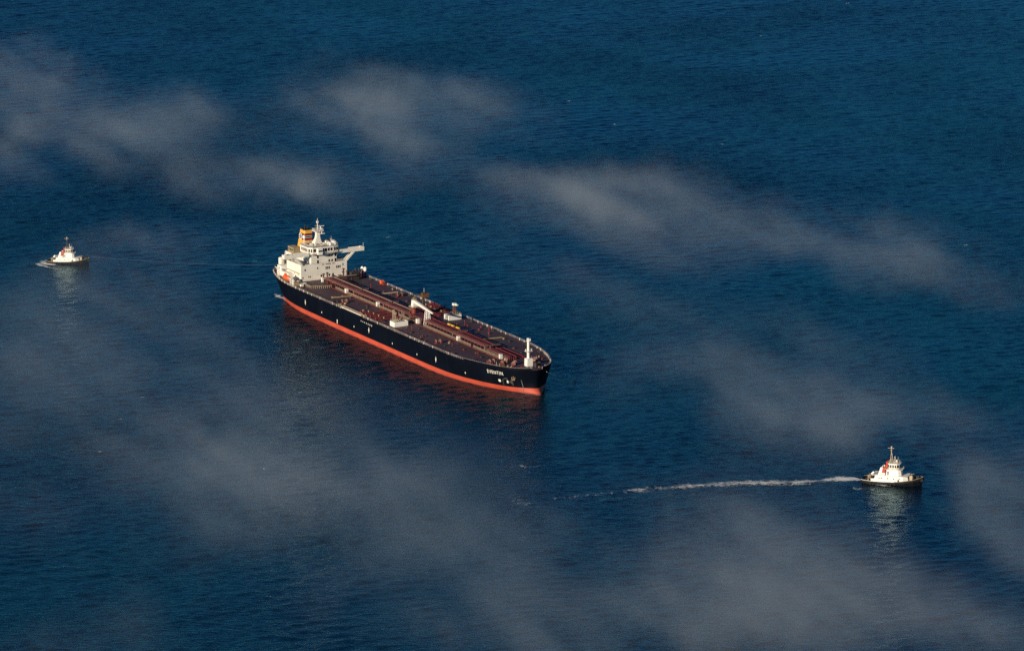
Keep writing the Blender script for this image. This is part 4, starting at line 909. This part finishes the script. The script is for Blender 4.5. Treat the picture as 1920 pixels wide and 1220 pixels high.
def build_mist():
    gx0, gx1, gy0, gy1, gz0, gz1 = -470.0, 470.0, 1560.0, 3400.0, 82.0, 108.0
    me = bpy.data.meshes.new('mist'); me.from_pydata([(0, 0, 0)], [], [])
    o = bpy.data.objects.new('mist', me); COL.objects.link(o)
    tag(o, 'thin warm grey mist drifting in broken wisps low over the sea', 'mist', kind='stuff')
    mm = bpy.data.materials.new('mist_volume'); mm.use_nodes = True
    nt = mm.node_tree; nt.nodes.clear()
    out = nt.nodes.new('ShaderNodeOutputMaterial'); pv = nt.nodes.new('ShaderNodeVolumePrincipled')
    pv.inputs['Color'].default_value = (0.72, 0.85, 0.98, 1); pv.inputs['Density'].default_value = 0.0112; pv.inputs['Anisotropy'].default_value = 0.15
    nt.links.new(pv.outputs[0], out.inputs['Volume'])
    me.materials.append(mm)
    mm.cycles.volume_step_rate = 2.0
    g = bpy.data.node_groups.new('mist_field', 'GeometryNodeTree')
    g.interface.new_socket('Geometry', in_out='INPUT', socket_type='NodeSocketGeometry')
    g.interface.new_socket('Geometry', in_out='OUTPUT', socket_type='NodeSocketGeometry')
    N = g.nodes.new; L = g.links.new
    go = N('NodeGroupOutput'); N('NodeGroupInput')
    pos = N('GeometryNodeInputPosition'); sep = N('ShaderNodeSeparateXYZ')
    # warp the patches so their edges fray
    nw = N('ShaderNodeTexNoise'); nw.inputs['Scale'].default_value = 0.014; nw.inputs['Detail'].default_value = 6; nw.inputs['Roughness'].default_value = .62
    iso = N('ShaderNodeVectorMath'); iso.operation = 'MULTIPLY'; L(pos.outputs[0], iso.inputs[0]); iso.inputs[1].default_value = (1.0, .26, 1.0)
    L(iso.outputs[0], nw.inputs['Vector'])
    vs = N('ShaderNodeVectorMath'); vs.operation = 'SUBTRACT'; L(nw.outputs['Color'], vs.inputs[0]); vs.inputs[1].default_value = (.5, .5, .5)
    vm = N('ShaderNodeVectorMath'); vm.operation = 'MULTIPLY'; L(vs.outputs[0], vm.inputs[0]); vm.inputs[1].default_value = (100, 330, 0)
    va = N('ShaderNodeVectorMath'); va.operation = 'ADD'; L(pos.outputs[0], va.inputs[0]); L(vm.outputs[0], va.inputs[1])
    L(va.outputs[0], sep.inputs[0])
    def math_(op, a, b=None, c=None):
        n = N('ShaderNodeMath'); n.operation = op
        for i, q in enumerate((a, b, c)):
            if q is None: continue
            if isinstance(q, (int, float)): n.inputs[i].default_value = q
            else: L(q, n.inputs[i])
        return n.outputs[0]
    tot = None
    for px, py, rx, ry, st in PATCH:
        c = at(px, py, MIST_Z); ex = (at(px + rx, py, MIST_Z) - c).length; ey = (at(px, py - ry, MIST_Z) - at(px, py + ry, MIST_Z)).length / 2
        u = math_('MULTIPLY_ADD', sep.outputs[0], 1.3 / ex, -c.x * 1.3 / ex); w = math_('MULTIPLY_ADD', sep.outputs[1], 1.3 / ey, -c.y * 1.3 / ey)
        r2 = math_('MULTIPLY_ADD', u, u, math_('MULTIPLY', w, w))
        e = math_('MULTIPLY', math_('EXPONENT', math_('MULTIPLY', r2, -1.0)), st)
        tot = e if tot is None else math_('ADD', tot, e)
    nd = N('ShaderNodeTexNoise'); nd.inputs['Scale'].default_value = 0.028; nd.inputs['Detail'].default_value = 6; nd.inputs['Roughness'].default_value = .58; nd.inputs['Distortion'].default_value = .35
    def dot(vec):
        n = N('ShaderNodeVectorMath'); n.operation = 'DOT_PRODUCT'; L(pos.outputs[0], n.inputs[0]); n.inputs[1].default_value = vec; return n.outputs['Value']
    cx = N('ShaderNodeCombineXYZ'); L(dot((.906 * .32, -.422 * .26 * .32, 0)), cx.inputs[0]); L(dot((.422, .906 * .26, 0)), cx.inputs[1]); L(dot((0, 0, 1.5)), cx.inputs[2])
    L(cx.outputs[0], nd.inputs['Vector'])
    nr = N('ShaderNodeMapRange'); nr.inputs[1].default_value = .36; nr.inputs[2].default_value = .66; nr.inputs[3].default_value = .25; nr.inputs[4].default_value = 1.25; L(nd.outputs['Fac'], nr.inputs[0])
    sz = N('ShaderNodeSeparateXYZ'); L(pos.outputs[0], sz.inputs[0])
    zz = math_('MULTIPLY_ADD', sz.outputs[2], 1 / 6.5, -MIST_Z / 6.5)
    zf = math_('EXPONENT', math_('MULTIPLY', math_('MULTIPLY', zz, zz), -1.0))
    nf = N('ShaderNodeTexNoise'); nf.inputs['Scale'].default_value = .07; nf.inputs['Detail'].default_value = 5; nf.inputs['Roughness'].default_value = .6; L(cx.outputs[0], nf.inputs['Vector'])
    nq = N('ShaderNodeMapRange'); nq.inputs[1].default_value = .3; nq.inputs[2].default_value = .7; nq.inputs[3].default_value = .12; nq.inputs[4].default_value = 1.9; L(nf.outputs['Fac'], nq.inputs[0])
    d = math_('MULTIPLY', math_('MULTIPLY', math_('MULTIPLY', tot, nr.outputs[0]), zf), nq.outputs[0])
    d = math_('MAXIMUM', math_('SUBTRACT', d, .02), 0.0)
    vc = N('GeometryNodeVolumeCube')
    L(d, vc.inputs['Density']); vc.inputs['Min'].default_value = (gx0, gy0, gz0); vc.inputs['Max'].default_value = (gx1, gy1, gz1)
    vc.inputs['Resolution X'].default_value = 400; vc.inputs['Resolution Y'].default_value = 340; vc.inputs['Resolution Z'].default_value = 9
    sm = N('GeometryNodeSetMaterial'); sm.inputs['Material'].default_value = mm
    L(vc.outputs[0], sm.inputs['Geometry']); L(sm.outputs[0], go.inputs[0])
    md = o.modifiers.new('mist_field', 'NODES'); md.node_group = g
    return o
build_mist()
